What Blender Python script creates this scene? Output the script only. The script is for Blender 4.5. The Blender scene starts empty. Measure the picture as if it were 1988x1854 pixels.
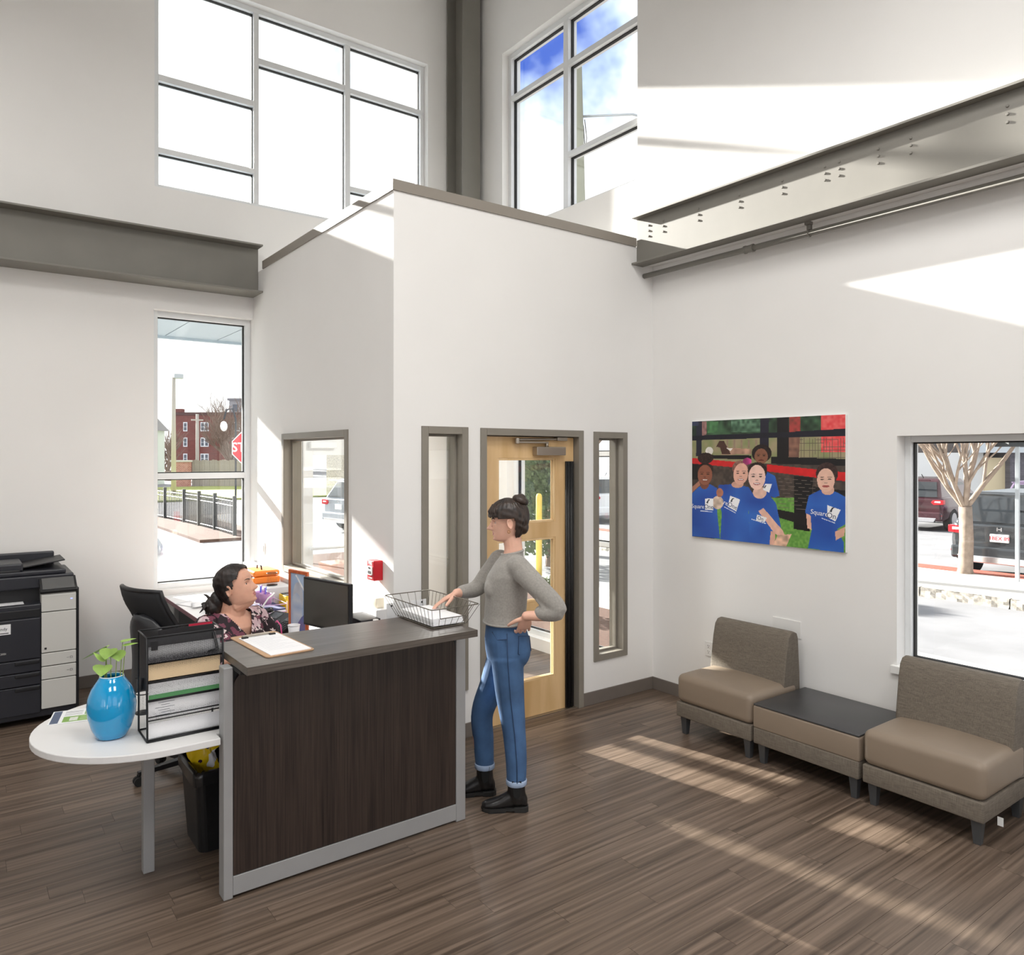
import bpy, bmesh, math, random
from mathutils import Vector, Matrix, Euler
import numpy as np
random.seed(7)
SC = bpy.context.scene
COL = SC.collection
PI = math.pi
R = math.radians
# ------------------------------------------------------------------ camera
cam_d = bpy.data.cameras.new('camera')
cam = bpy.data.objects.new('camera', cam_d); COL.objects.link(cam)
cam.location = (0, 0, 2.0)
cam.rotation_euler = (R(90), 0, -0.6382)
cam_d.sensor_width = 36.0; cam_d.sensor_fit = 'HORIZONTAL'
cam_d.lens = 36.0 * 1461.0 / 1988.0
cam_d.shift_y = -40.0 / 1988.0
cam_d.clip_start = 0.05; cam_d.clip_end = 500
SC.camera = cam
# ------------------------------------------------------------------ world: blue sky with bright broken cloud
W = bpy.data.worlds.new('sky'); SC.world = W; W.use_nodes = True
nt = W.node_tree; nt.nodes.clear()
def N(t, **k):
    n = nt.nodes.new(t)
    for a, b in k.items(): setattr(n, a, b)
    return n
tc = N('ShaderNodeTexCoord'); mp = N('ShaderNodeMapping'); nz = N('ShaderNodeTexNoise'); rp = N('ShaderNodeValToRGB')
bg = N('ShaderNodeBackground'); wo = N('ShaderNodeOutputWorld')
mp.inputs['Location'].default_value = (10.4552, 2.4832, 13.2270)
nz.inputs['Scale'].default_value = 2.6; nz.inputs['Detail'].default_value = 6; nz.inputs['Roughness'].default_value = 0.55
e = rp.color_ramp.elements
e[0].position = 0.34; e[0].color = (0.06, 0.13, 0.52, 1)
e[1].position = 0.455; e[1].color = (1.0, 1.0, 1.0, 1)
m_ = rp.color_ramp.elements.new(0.395); m_.color = (0.46, 0.58, 0.86, 1)
nt.links.new(tc.outputs['Generated'], mp.inputs['Vector']); nt.links.new(mp.outputs[0], nz.inputs['Vector'])
nt.links.new(nz.outputs[0], rp.inputs[0]); nt.links.new(rp.outputs[0], bg.inputs[0]); nt.links.new(bg.outputs[0], wo.inputs[0])
bg.inputs[1].default_value = 1.1
# ------------------------------------------------------------------ sun
sd = bpy.data.lights.new('sun', 'SUN'); sun = bpy.data.objects.new('sun', sd); COL.objects.link(sun)
sd.energy = 17.0; sd.angle = R(1.1); sd.color = (1.0, 0.955, 0.90)
sun.rotation_euler = Vector((0.2235, -1.0, -0.392)).to_track_quat('-Z', 'Y').to_euler()
sun.location = (0, 20, 12)
# ------------------------------------------------------------------ exposure
vs = SC.view_settings
vs.view_transform = 'Standard'; vs.look = 'None'; vs.gamma = 1.0; vs.use_curve_mapping = False
vs.exposure = 0.5
SC.cycles.max_bounces = 7; SC.cycles.transparent_max_bounces = 16; SC.cycles.diffuse_bounces = 5
SC.cycles.sample_clamp_indirect = 6.0
SC.cycles.use_denoising = True
# fill lamps added out of view, no such panels known: x, y, watts
FILL_LAMPS = [(-1.2, 2.2, 44), (2.0, 1.5, 64), (-1.2, -1.2, 42), (1.9, -1.4, 52), (-1.6, 5.4, 24)]
# ------------------------------------------------------------------ helpers: materials
def principled(m):
    return m.node_tree.nodes['Principled BSDF']
def sock(b, *names):
    for n in names:
        if n in b.inputs: return b.inputs[n]
def srgb(r, g, b):
    f = lambda c: (c/255/12.92) if c/255 <= .04045 else ((c/255+.055)/1.055)**2.4
    return (f(r), f(g), f(b))
MATS = {}
def mat(name, col, rough=.6, metal=0, spec=.5, var=0, vscale=8, bump=0, bscale=200, stretch=None, coat=0, emit=0, coords='Object', alpha=1, trans=0, sheen=0):
    """procedural material: base colour with optional noise variation and noise bump"""
    if name in MATS: return MATS[name]
    m = bpy.data.materials.new(name); m.use_nodes = True; t = m.node_tree; b = principled(m)
    c = (*col, 1)
    b.inputs['Base Color'].default_value = c; b.inputs['Roughness'].default_value = rough; b.inputs['Metallic'].default_value = metal
    sock(b, 'Specular IOR Level', 'Specular').default_value = spec
    if coat: sock(b, 'Coat Weight', 'Clearcoat').default_value = coat
    if alpha < 1: b.inputs['Alpha'].default_value = alpha
    if trans: sock(b, 'Transmission Weight', 'Transmission').default_value = trans
    if sheen: sock(b, 'Sheen Weight', 'Sheen').default_value = sheen
    if emit:
        sock(b, 'Emission Color', 'Emission').default_value = c; b.inputs['Emission Strength'].default_value = emit
    if var or bump:
        tc = t.nodes.new('ShaderNodeTexCoord'); mp = t.nodes.new('ShaderNodeMapping')
        if stretch: mp.inputs['Scale'].default_value = stretch
        t.links.new(tc.outputs[coords], mp.inputs['Vector'])
        if var:
            n = t.nodes.new('ShaderNodeTexNoise'); n.inputs['Scale'].default_value = vscale; n.inputs['Detail'].default_value = 5
            r = t.nodes.new('ShaderNodeValToRGB')
            r.color_ramp.elements[0].position = .3; r.color_ramp.elements[1].position = .7
            r.color_ramp.elements[0].color = (*[max(0, x*(1-var)) for x in col], 1)
            r.color_ramp.elements[1].color = (*[min(1, x*(1+var)) for x in col], 1)
            t.links.new(mp.outputs[0], n.inputs['Vector']); t.links.new(n.outputs[0], r.inputs[0]); t.links.new(r.outputs[0], b.inputs['Base Color'])
        if bump:
            n2 = t.nodes.new('ShaderNodeTexNoise'); n2.inputs['Scale'].default_value = bscale; n2.inputs['Detail'].default_value = 3
            bp = t.nodes.new('ShaderNodeBump'); bp.inputs['Strength'].default_value = bump; bp.inputs['Distance'].default_value = .002
            t.links.new(mp.outputs[0], n2.inputs['Vector']); t.links.new(n2.outputs[0], bp.inputs['Height']); t.links.new(bp.outputs[0], b.inputs['Normal'])
    MATS[name] = m
    return m
def glass_mat(name='window_glass', tint=(.99, 1.0, .995), refl=1.0):
    if name in MATS: return MATS[name]
    m = bpy.data.materials.new(name); m.use_nodes = True; t = m.node_tree; t.nodes.clear()
    tr = t.nodes.new('ShaderNodeBsdfTransparent'); gl = t.nodes.new('ShaderNodeBsdfGlossy'); mx = t.nodes.new('ShaderNodeMixShader')
    lw = t.nodes.new('ShaderNodeLayerWeight'); pw = t.nodes.new('ShaderNodeMath'); pw.operation = 'POWER'; pw.inputs[1].default_value = 5
    fr = t.nodes.new('ShaderNodeMath'); fr.operation = 'MULTIPLY_ADD'; fr.inputs[1].default_value = .7; fr.inputs[2].default_value = .03
    o = t.nodes.new('ShaderNodeOutputMaterial'); lw.inputs['Blend'].default_value = .5
    t.links.new(lw.outputs['Facing'], pw.inputs[0]); t.links.new(pw.outputs[0], fr.inputs[0]); gl.inputs['Roughness'].default_value = .0
    tr.inputs['Color'].default_value = (*tint, 1); gl.inputs['Color'].default_value = (refl, refl, refl, 1)
    t.links.new(fr.outputs[0], mx.inputs[0]); t.links.new(tr.outputs[0], mx.inputs[1]); t.links.new(gl.outputs[0], mx.inputs[2]); t.links.new(mx.outputs[0], o.inputs[0])
    MATS[name] = m
    return m
# ------------------------------------------------------------------ helpers: meshes
class MB:
    """collects shapes; build() links them as ONE mesh object"""
    def __init__(s): s.v = []; s.f = []; s.mi = []; s.cur = 0
    def add(s, vs, fs, M=None):
        k = len(s.v)
        for p in vs: s.v.append(tuple(M @ Vector(p)) if M is not None else tuple(p))
        for f in fs: s.f.append([i+k for i in f]); s.mi.append(s.cur)
        return s
    def box(s, x0, x1, y0, y1, z0, z1, M=None):
        vs = [(x, y, z) for z in (z0, z1) for y in (y0, y1) for x in (x0, x1)]
        return s.add(vs, [(0, 2, 3, 1), (4, 5, 7, 6), (0, 1, 5, 4), (2, 6, 7, 3), (0, 4, 6, 2), (1, 3, 7, 5)], M)
    def prism(s, poly, h0, h1, axis='z', M=None):
        """2-D outline extruded along an axis"""
        n = len(poly)
        mk = {'z': lambda a, b, h: (a, b, h), 'y': lambda a, b, h: (a, h, b), 'x': lambda a, b, h: (h, a, b)}[axis]
        vs = [mk(a, b, h0) for a, b in poly] + [mk(a, b, h1) for a, b in poly]
        fs = [list(range(n))[::-1], list(range(n, 2*n))] + [(i, (i+1) % n, (i+1) % n+n, i+n) for i in range(n)]
        return s.add(vs, fs, M)
    def tube(s, pts, r, n=8, closed=False, caps=True):
        P = [Vector(p) for p in pts]; rs = r if isinstance(r, (list, tuple)) else [r]*len(P)
        k = len(s.v); m = len(P); up = None
        for i, p in enumerate(P):
            a = P[(i-1) % m] if (closed or i > 0) else p
            b = P[(i+1) % m] if (closed or i < m-1) else p
            t = (b-a).normalized()
            if up is None:
                up = Vector((0, 0, 1)) if abs(t.z) < .9 else Vector((1, 0, 0))
            u = (up - t*up.dot(t)).normalized(); w = t.cross(u); up = u
            for j in range(n):
                q = 2*PI*j/n
                s.v.append(tuple(p + (u*math.cos(q)+w*math.sin(q))*rs[i]))
        segs = m if closed else m-1
        for i in range(segs):
            for j in range(n):
                a = k+i*n+j; b = k+i*n+(j+1) % n; c = k+((i+1) % m)*n+(j+1) % n; d = k+((i+1) % m)*n+j
                s.f.append((a, b, c, d)); s.mi.append(s.cur)
        if caps and not closed:
            s.f.append([k+j for j in range(n)][::-1]); s.f.append([k+(m-1)*n+j for j in range(n)]); s.mi += [s.cur]*2
        return s
    def loft(s, rings, caps=True, closed=False):
        """rings: list of equal-length point loops"""
        k = len(s.v); n = len(rings[0]); m = len(rings)
        for rg in rings: s.v += [tuple(p) for p in rg]
        for i in range(m if closed else m-1):
            for j in range(n):
                i2 = (i+1) % m
                s.f.append((k+i*n+j, k+i*n+(j+1) % n, k+i2*n+(j+1) % n, k+i2*n+j)); s.mi.append(s.cur)
        if caps and not closed:
            s.f.append([k+j for j in range(n)][::-1]); s.f.append([k+(m-1)*n+j for j in range(n)]); s.mi += [s.cur]*2
        return s
    def lathe(s, prof, n=32, M=None, caps=True):
        rings = [[(r*math.cos(2*PI*j/n), r*math.sin(2*PI*j/n), z) for j in range(n)] for r, z in prof]
        if M is not None: rings = [[tuple(M @ Vector(p)) for p in rg] for rg in rings]
        return s.loft(rings, caps)
    def ball(s, c, r, n=12, M=None):
        rx, ry, rz = r if isinstance(r, (tuple, list)) else (r, r, r)
        rings = []
        for i in range(n+1):
            a = PI*(i/n) if 0 < i < n else (1e-3 if i == 0 else PI-1e-3)
            rings.append([(c[0]+rx*math.sin(a)*math.cos(2*PI*j/(2*n)), c[1]+ry*math.sin(a)*math.sin(2*PI*j/(2*n)), c[2]-rz*math.cos(a)) for j in range(2*n)])
        if M is not None: rings = [[tuple(M @ Vector(p)) for p in rg] for rg in rings]
        return s.loft(rings)
    def grid(s, fn, nu, nv):
        k = len(s.v)
        for i in range(nu+1):
            for j in range(nv+1): s.v.append(tuple(fn(i/nu, j/nv)))
        for i in range(nu):
            for j in range(nv):
                a = k+i*(nv+1)+j; s.f.append((a, a+1, a+nv+2, a+nv+1)); s.mi.append(s.cur)
        return s
    def build(s, name, m, parent=None, smooth=False, bevel=0, seg=2, solid=0, sub=0, loc=None):
        me = bpy.data.meshes.new(name); me.from_pydata(s.v, [], s.f)
        ms = m if isinstance(m, (list, tuple)) else [m]
        for q in ms: me.materials.append(q)
        if len(ms) > 1: me.polygons.foreach_set('material_index', s.mi)
        bm = bmesh.new(); bm.from_mesh(me); bmesh.ops.recalc_face_normals(bm, faces=bm.faces); bm.to_mesh(me); bm.free()
        if smooth: me.polygons.foreach_set('use_smooth', [len(p.vertices) < 5 for p in me.polygons])
        o = bpy.data.objects.new(name, me); COL.objects.link(o)
        if parent is not None: o.parent = parent
        if loc is not None: o.location = loc
        if solid:
            q = o.modifiers.new('solid', 'SOLIDIFY'); q.thickness = solid; q.offset = 0
        if sub:
            q = o.modifiers.new('sub', 'SUBSURF'); q.levels = sub; q.render_levels = sub
        if bevel:
            q = o.modifiers.new('bevel', 'BEVEL'); q.width = bevel; q.segments = seg; q.limit_method = 'ANGLE'; q.angle_limit = R(40)
        return o
def tag(o, label, cat, group=None):
    o['label'] = label; o['category'] = cat
    if group: o['group'] = group
    return o
def thing(name, label, cat, loc=(0, 0, 0), rz=0, group=None):
    o = bpy.data.objects.new(name, None); COL.objects.link(o); o.empty_display_size = .1
    o.location = loc; o.rotation_euler = (0, 0, rz)
    return tag(o, label, cat, group)
def struct(name, label=None):
    o = bpy.data.objects.new(name, None); COL.objects.link(o); o.empty_display_size = .1
    return kstruct(o, label)
def kstruct(o, label=None):
    o['kind'] = 'structure'
    if label: o['label'] = label
    return o
def copy_tree(o, parent=None):
    c = o.copy(); COL.objects.link(c)
    if parent is not None: c.parent = parent
    for ch in list(o.children): copy_tree(ch, c)
    return c
def rrect(w, h, r, n=5, cx=0, cy=0):
    """rounded rectangle outline"""
    pts = []
    for (sx, sy, a0) in ((1, 1, 0), (-1, 1, 90), (-1, -1, 180), (1, -1, 270)):
        for i in range(n+1):
            a = R(a0+90*i/n)
            pts.append((cx+sx*(w/2-r)+r*math.cos(a), cy+sy*(h/2-r)+r*math.sin(a)))
    return pts
def text(name, body, size, m, parent, M, ext=.0006, align='CENTER', bold=0.0):
    """flat lettering as a mesh"""
    cu = bpy.data.curves.new(name, 'FONT'); cu.body = body; cu.size = size; cu.extrude = ext; cu.align_x = align; cu.align_y = 'CENTER'; cu.offset = bold; cu.resolution_u = 3
    tmp = bpy.data.objects.new(name+'_t', cu); COL.objects.link(tmp)
    dg = bpy.context.evaluated_depsgraph_get(); me = bpy.data.meshes.new_from_object(tmp.evaluated_get(dg))
    bpy.data.objects.remove(tmp)
    me.transform(M); me.materials.clear(); me.materials.append(m); me.name = name
    o = bpy.data.objects.new(name, me); COL.objects.link(o)
    if parent is not None: o.parent = parent
    return o
# ================================================================== STRUCTURE
XR, YF, XV, YL, ZC = 4.854, 4.502, 2.356, 7.436, 7.4
TH = .25
M_wall = mat('wall_paint', (.82, .810, .792), .85, var=.015, vscale=1.5, bump=.08, bscale=350)
M_taupe = mat('taupe_steel_paint', srgb(133, 127, 117), .5, var=.04, vscale=6)
M_beam = mat('grey_beam_paint', srgb(124, 121, 114), .55, var=.04, vscale=4, bump=.05, bscale=120)
M_alu = mat('pale_aluminium', srgb(224, 226, 227), .4, metal=.15, var=.02)
M_white = mat('white_paint', (.82, .82, .80), .6)
M_black = mat('black_rubber', (.012, .012, .012), .7)
M_base = mat('taupe_rubber_base', srgb(112, 104, 97), .6, var=.05)
GL = glass_mat()
def wall_holes(name, axis, c0, c1, u0, u1, z0, z1, holes, m=M_wall):
    """a solid wall slab with rectangular openings cut out; axis = the normal ('x' or 'y')"""
    us = sorted({u0, u1, *[h[0] for h in holes], *[h[1] for h in holes]})
    zs = sorted({z0, z1, *[h[2] for h in holes], *[h[3] for h in holes]})
    bm = bmesh.new(); cache = {}
    def V(a, b, c):
        k = (round(a, 5), round(b, 5), round(c, 5))
        if k not in cache: cache[k] = bm.verts.new((c, a, b) if axis == 'x' else (a, c, b))
        return cache[k]
    nu, nz_ = len(us)-1, len(zs)-1
    inside = [[not any(h[0]-1e-6 <= (us[i]+us[i+1])/2 <= h[1]+1e-6 and h[2]-1e-6 <= (zs[j]+zs[j+1])/2 <= h[3]+1e-6 for h in holes) for j in range(nz_)] for i in range(nu)]
    S = lambda i, j: 0 <= i < nu and 0 <= j < nz_ and inside[i][j]
    for i in range(nu):
        for j in range(nz_):
            if not inside[i][j]: continue
            a, b, p, q = us[i], us[i+1], zs[j], zs[j+1]
            for c in (c0, c1): bm.faces.new([V(a, p, c), V(b, p, c), V(b, q, c), V(a, q, c)])
            if not S(i-1, j): bm.faces.new([V(a, p, c0), V(a, q, c0), V(a, q, c1), V(a, p, c1)])
            if not S(i+1, j): bm.faces.new([V(b, p, c0), V(b, q, c0), V(b, q, c1), V(b, p, c1)])
            if not S(i, j-1): bm.faces.new([V(a, p, c0), V(b, p, c0), V(b, p, c1), V(a, p, c1)])
            if not S(i, j+1): bm.faces.new([V(a, q, c0), V(b, q, c0), V(b, q, c1), V(a, q, c1)])
    bmesh.ops.recalc_face_normals(bm, faces=bm.faces)
    me = bpy.data.meshes.new(name); bm.to_mesh(me); bm.free(); me.materials.append(m)
    o = bpy.data.objects.new(name, me); COL.objects.link(o)
    return kstruct(o)
wall_holes('wall_left', 'y', YL, YL+TH, -4.6, XR+TH, -.2, ZC, [(1.467, 4.325, 4.465, 6.46), (1.46, XV, .78, 3.347), (2.52, 3.97, 0, 2.3)])
wall_holes('wall_right', 'x', XR, XR+TH, -4.6, YL, -.2, ZC, [(4.683, 6.725, 4.455, 6.44), (.45, 2.404, .665, 2.134), (4.80, 6.64, .12, 2.7)])
wall_holes('wall_entry_front', 'y', YF, YF+.14, XV, XR, 0, 3.78, [(2.585, 2.93, .36, 2.195), (3.07, 4.03, 0, 2.195), (4.175, 4.52, .36, 2.19)])
wall_holes('wall_entry_side', 'x', XV, XV+.14, YF+.14, YL, 0, 3.78, [(5.23, 6.59, 1.0, 2.19)])
wall_holes('wall_back', 'y', -4.85, -4.6, -4.85, XR+TH, -.2, ZC, [(-3.6, -1.2, .8, 5.8), (.2, 3.0, .8, 5.8)])
wall_holes('wall_far_left', 'x', -4.85, -4.6, -4.6, YL+TH, -.2, ZC, [(-2.5, .5, .8, 3.2)])
o = MB().box(-4.85, XR+TH, -4.85, YL+TH, ZC, ZC+.25).build('ceiling', M_wall); kstruct(o)
o = MB().box(XV+.14, XR, YF+.14, YL, 2.78, 2.9).build('ceiling_entry', M_wall); kstruct(o)
# metal cap of the entry box
t1 = MB(); t1.box(XV-.012, 4.645, YF-.012, YF+.15, 3.78, 3.852); t1.box(XV-.012, XV+.15, YF+.15, 7.13, 3.78, 3.852)
o = t1.build('trim_1', mat('cap_paint', srgb(140, 133, 124), .45)); kstruct(o, 'taupe metal cap along the top of the white entry box')
# ---- floor: planks run along X
M_sub = mat('floor_underlay', (.03, .024, .02), .8)
o = MB().box(-4.85, XR+TH, -4.85, YL+TH, -.2, -.004).build('floor', M_sub); kstruct(o); FLOOR = o
def floor_mat():
    m = bpy.data.materials.new('vinyl_wood_plank'); m.use_nodes = True; t = m.node_tree; b = principled(m)
    g = t.nodes.new('ShaderNodeNewGeometry'); mp = t.nodes.new('ShaderNodeMapping'); mp.inputs['Scale'].default_value = (.55, 1, 1)
    oi = t.nodes.new('ShaderNodeObjectInfo'); ad = t.nodes.new('ShaderNodeVectorMath'); ad.operation = 'ADD'
    cb = t.nodes.new('ShaderNodeCombineXYZ'); mu = t.nodes.new('ShaderNodeMath'); mu.operation = 'MULTIPLY'; mu.inputs[1].default_value = 37
    t.links.new(oi.outputs['Random'], mu.inputs[0]); t.links.new(mu.outputs[0], cb.inputs[0]); t.links.new(mu.outputs[0], cb.inputs[2])
    t.links.new(g.outputs['Position'], ad.inputs[0]); t.links.new(cb.outputs[0], ad.inputs[1]); t.links.new(ad.outputs[0], mp.inputs['Vector'])
    n1 = t.nodes.new('ShaderNodeTexNoise'); n1.inputs['Scale'].default_value = 42; n1.inputs['Detail'].default_value = 4; n1.inputs['Distortion'].default_value = .25
    mp2 = t.nodes.new('ShaderNodeMapping'); mp2.inputs['Scale'].default_value = (.025, 1, 1)
    t.links.new(ad.outputs[0], mp2.inputs['Vector']); t.links.new(mp2.outputs[0], n1.inputs['Vector'])
    n2 = t.nodes.new('ShaderNodeTexNoise'); n2.inputs['Scale'].default_value = 160; n2.inputs['Detail'].default_value = 3
    mp3 = t.nodes.new('ShaderNodeMapping'); mp3.inputs['Scale'].default_value = (.03, 1, 1)
    t.links.new(ad.outputs[0], mp3.inputs['Vector']); t.links.new(mp3.outputs[0], n2.inputs['Vector'])
    r = t.nodes.new('ShaderNodeValToRGB'); el = r.color_ramp.elements
    el[0].position = .30; el[0].color = (*srgb(72, 60, 50), 1); el[1].position = .72; el[1].color = (*srgb(126, 109, 95), 1)
    k = el.new(.5); k.color = (*srgb(101, 86, 74), 1)
    t.links.new(n1.outputs[0], r.inputs[0])
    mx = t.nodes.new('ShaderNodeMixRGB'); mx.blend_type = 'OVERLAY'; mx.inputs[0].default_value = .15
    t.links.new(r.outputs[0], mx.inputs[1]); t.links.new(n2.outputs[0], mx.inputs[2])
    hs = t.nodes.new('ShaderNodeHueSaturation'); mr = t.nodes.new('ShaderNodeMapRange'); mr.inputs[3].default_value = .95; mr.inputs[4].default_value = 1.04
    t.links.new(oi.outputs['Random'], mr.inputs[0]); t.links.new(mr.outputs[0], hs.inputs['Value']); t.links.new(mx.outputs[0], hs.inputs['Color'])
    t.links.new(hs.outputs[0], b.inputs['Base Color'])
    b.inputs['Roughness'].default_value = .36; sock(b, 'Specular IOR Level', 'Specular').default_value = .4
    bp = t.nodes.new('ShaderNodeBump'); bp.inputs['Strength'].default_value = .12; bp.inputs['Distance'].default_value = .0006
    t.links.new(n2.outputs[0], bp.inputs['Height']); t.links.new(bp.outputs[0], b.inputs['Normal'])
    return m
M_floor = floor_mat()
PW, PL = .128, 1.22
pm = MB().box(.0006, PL-.0006, .0006, PW-.0006, -.004, 0)
plank0 = pm.build('plank', M_floor, FLOOR)
rest = MB(); first = True; rows = int((YL+4.6)/PW)+1; nplank = 0
for i in range(rows):
    y = -4.6+i*PW; off = random.random()*PL
    for k in range(-1, int((XR+4.6)/PL)+2):
        x = -4.6-off+k*PL
        xa, xb = max(x, -4.6), min(x+PL, XR); ya, yb = y, min(y+PW, YL)
        if xb-xa < .02 or yb-ya < .02: continue
        # planks the picture can show become objects of their own
        cx, cy = (xa+xb)/2, (ya+yb)/2
        d = cx*.5957+cy*.8032; lat = cx*.8032-cy*.5957
        vis = False
        for qx in (xa, cx, xb):
            d = qx*.5957+cy*.8032; lat = qx*.8032-cy*.5957
            if d > .6 and abs(lat/d) < .70 and 2/d*1461 < 985: vis = True
        if vis and not (cx > XV and cy > YF+.1) and cy < 7.0 and not (cx > 1.2 and cy > 5.2) and nplank < 300:
            nplank += 1
            if xb-xa > PL-.001 and yb-ya > PW-.001:
                if first: o = plank0; first = False
                else: o = plank0.copy(); COL.objects.link(o)
                o.location = (xa, ya, 0)
            else:
                MB().box(xa+.0006, xb-.0006, ya+.0006, yb-.0006, -.004, 0).build('plank', M_floor, FLOOR)
        else:
            rest.box(xa+.0006, xb-.0006, ya+.0006, yb-.0006, -.004, 0)
o = rest.build('outlying_planks', M_floor, FLOOR); o['kind'] = 'stuff'
# ---- rubber baseboards
def baseb(name, *bx, lab=None):
    b = MB()
    for x in bx: b.box(*x)
    kstruct(b.build(name, M_base, bevel=.003), lab)
baseb('baseboard_right', (XR-.012, XR, -4.6, YF, 0, .105))
baseb('baseboard_entry', (4.046, XR-.012, YF-.012, YF, 0, .105), (XV, 3.053, YF-.012, YF, 0, .105))
baseb('baseboard_left', (-4.6, XV, YL-.012, YL, 0, .105))
baseb('baseboard_side', (XV-.012, XV, YF, YL-.012, 0, .105))
# ---- windows --------------------------------------------------------------
def bars_window(name, axis, c, depth, verts, horis, panes, m=M_alu, lab=None, gasket=True):
    """verts/horis: lists of (kind, u0, u1, z0, z1); the frame has real depth; panes are thin glass sheets"""
    w = struct(name, lab)
    def bx(b, u0, u1, z0, z1, d0, d1):
        if axis == 'y': b.box(u0, u1, c+d0, c+d1, z0, z1)
        else: b.box(c+d0, c+d1, u0, u1, z0, z1)
    for (k, u0, u1, z0, z1) in verts+horis:
        b = MB(); bx(b, u0, u1, z0, z1, 0, depth); b.build(k, m, w, bevel=.003)
    for (u0, u1, z0, z1) in panes:
        b = MB(); bx(b, u0, u1, z0, z1, depth*.5-.003, depth*.5+.003); p = b.build('pane', GL, w)
        if gasket:
            g = MB(); q = .009
            for (a0, a1, e0, e1) in ((u0, u0+q, z0, z1), (u1-q, u1, z0, z1), (u0+q, u1-q, z0, z0+q), (u0+q, u1-q, z1-q, z1)):
                bx(g, a0, a1, e0, e1, depth*.5-.016, depth*.5+.016)
            g.build('gasket', M_black, p)
    return w
def grid_window(name, axis, c, depth, u0, u1, z0, z1, fw, mull, trans, m=M_alu, lab=None):
    """outer frame fw wide; mull: [(u centre, width)]; trans per bay: [[(z centre, width)]...]"""
    V = [('frame_stile', u0, u0+fw, z0, z1), ('frame_stile', u1-fw, u1, z0, z1)]
    H = [('frame_rail', u0+fw, u1-fw, z0, z0+fw), ('frame_rail', u0+fw, u1-fw, z1-fw, z1)]
    for (uc, w) in mull: V.append(('mullion', uc-w/2, uc+w/2, z0+fw, z1-fw))
    edges = [u0+fw]+[e for (uc, w) in mull for e in (uc-w/2, uc+w/2)]+[u1-fw]
    P = []
    for i in range(len(mull)+1):
        a, b = edges[2*i], edges[2*i+1]; zz = [z0+fw]
        for (zc, w) in sorted(trans[i]):
            H.append(('transom', a, b, zc-w/2, zc+w/2)); zz += [zc-w/2, zc+w/2]
        zz.append(z1-fw)
        for j in range(0, len(zz), 2): P.append((a, b, zz[j], zz[j+1]))
    return bars_window(name, axis, c, depth, V, H, P, m, lab)
grid_window('window_1', 'y', YL+.085, .12, 1.467, 4.325, 4.465, 6.46, .05, [(2.415, .05), (3.388, .06)], [[(5.505, .06), (4.835, .05)], [(5.943, .06)], [(5.93, .055), (4.88, .05)]], lab='large multi-pane clerestory window above the grey beam on the left wall')
grid_window('window_2', 'x', XR+.085, .12, 4.683, 6.725, 4.455, 6.44, .05, [(5.755, .07)], [[(5.944, .055), (5.03, .05)], [(5.955, .05)]], lab='tall multi-pane clerestory window right of the corner column')
grid_window('window_3', 'y', YL+.085, .12, 1.46, XV, .78, 3.347, .05, [], [[(1.82, .056)]], lab='tall two-pane window behind the reception desk')
grid_window('window_4', 'x', XR+.10, .1, .45, 2.404, .665, 2.134, .04, [], [[]], lab='wide single-pane window behind the waiting seats')
grid_window('window_8', 'x', XR+.09, .1, 4.80, 6.64, .12, 2.7, .05, [(5.62, .05)], [[(2.03, .045), (1.17, .045)], [(2.30, .045), (1.17, .045)]], lab='glazed side of the entry vestibule seen through the wooden door')
# stool of window_4
o = MB().box(4.828, XR+.1, .42, 2.436, .612, .664).build('trim_2', M_white, bevel=.004); kstruct(o, 'white sill board below the wide window')
def steel_frame(name, axis, c, u0, u1, z0, z1, fw=.052, door=False, lab=None, pane=True):
    """hollow-metal frame wrapped round an opening of the entry walls: face trim, rebate and glazing stop"""
    w = struct(name, lab)
    def bx(a0, a1, e0, e1, d0, d1, nm, m=M_taupe, par=None, bev=.003):
        b = MB()
        if axis == 'y': b.box(a0, a1, c+d0, c+d1, e0, e1)
        else: b.box(c+d0, c+d1, a0, a1, e0, e1)
        return b.build(nm, m, par or w, bevel=bev)
    d0, d1 = -.014, .154
    zb = z0
    bx(u0, u0+fw, zb, z1, d0, d1, 'jamb'); bx(u1-fw, u1, zb, z1, d0, d1, 'jamb'); bx(u0+fw, u1-fw, z1-fw, z1, d0, d1, 'head')
    if not door: bx(u0+fw, u1-fw, z0, z0+fw, d0, d1, 'sill')
    s = .016; a, b, e, f = u0+fw, u1-fw, (z0+fw if not door else 0), z1-fw
    k0, k1 = (.062, .1) if not door else (.095, .13)
    bx(a, a+s, e, f, k0, k1, 'stop'); bx(b-s, b, e, f, k0, k1, 'stop'); bx(a+s, b-s, f-s, f, k0, k1, 'stop')
    if not door:
        bx(a+s, b-s, e, e+s, k0, k1, 'stop')
        if pane: bx(a+s, b-s, e+s, f-s, .078, .084, 'pane', GL, None, 0)
    return w
steel_frame('window_5', 'x', XV, 5.215, 6.605, .99, 2.205, lab='taupe framed borrowed-light window beside the seated woman')
steel_frame('window_6', 'y', YF, 2.567, 2.945, .34, 2.212, lab='narrow taupe framed sidelight left of the wooden door')
steel_frame('window_7', 'y', YF, 4.16, 4.537, .34, 2.205, lab='narrow taupe framed sidelight right of the wooden door')
fr = steel_frame('trim_3', 'y', YF, 3.053, 4.046, 0, 2.21, door=True, lab='taupe steel frame around the wooden door')
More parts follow.
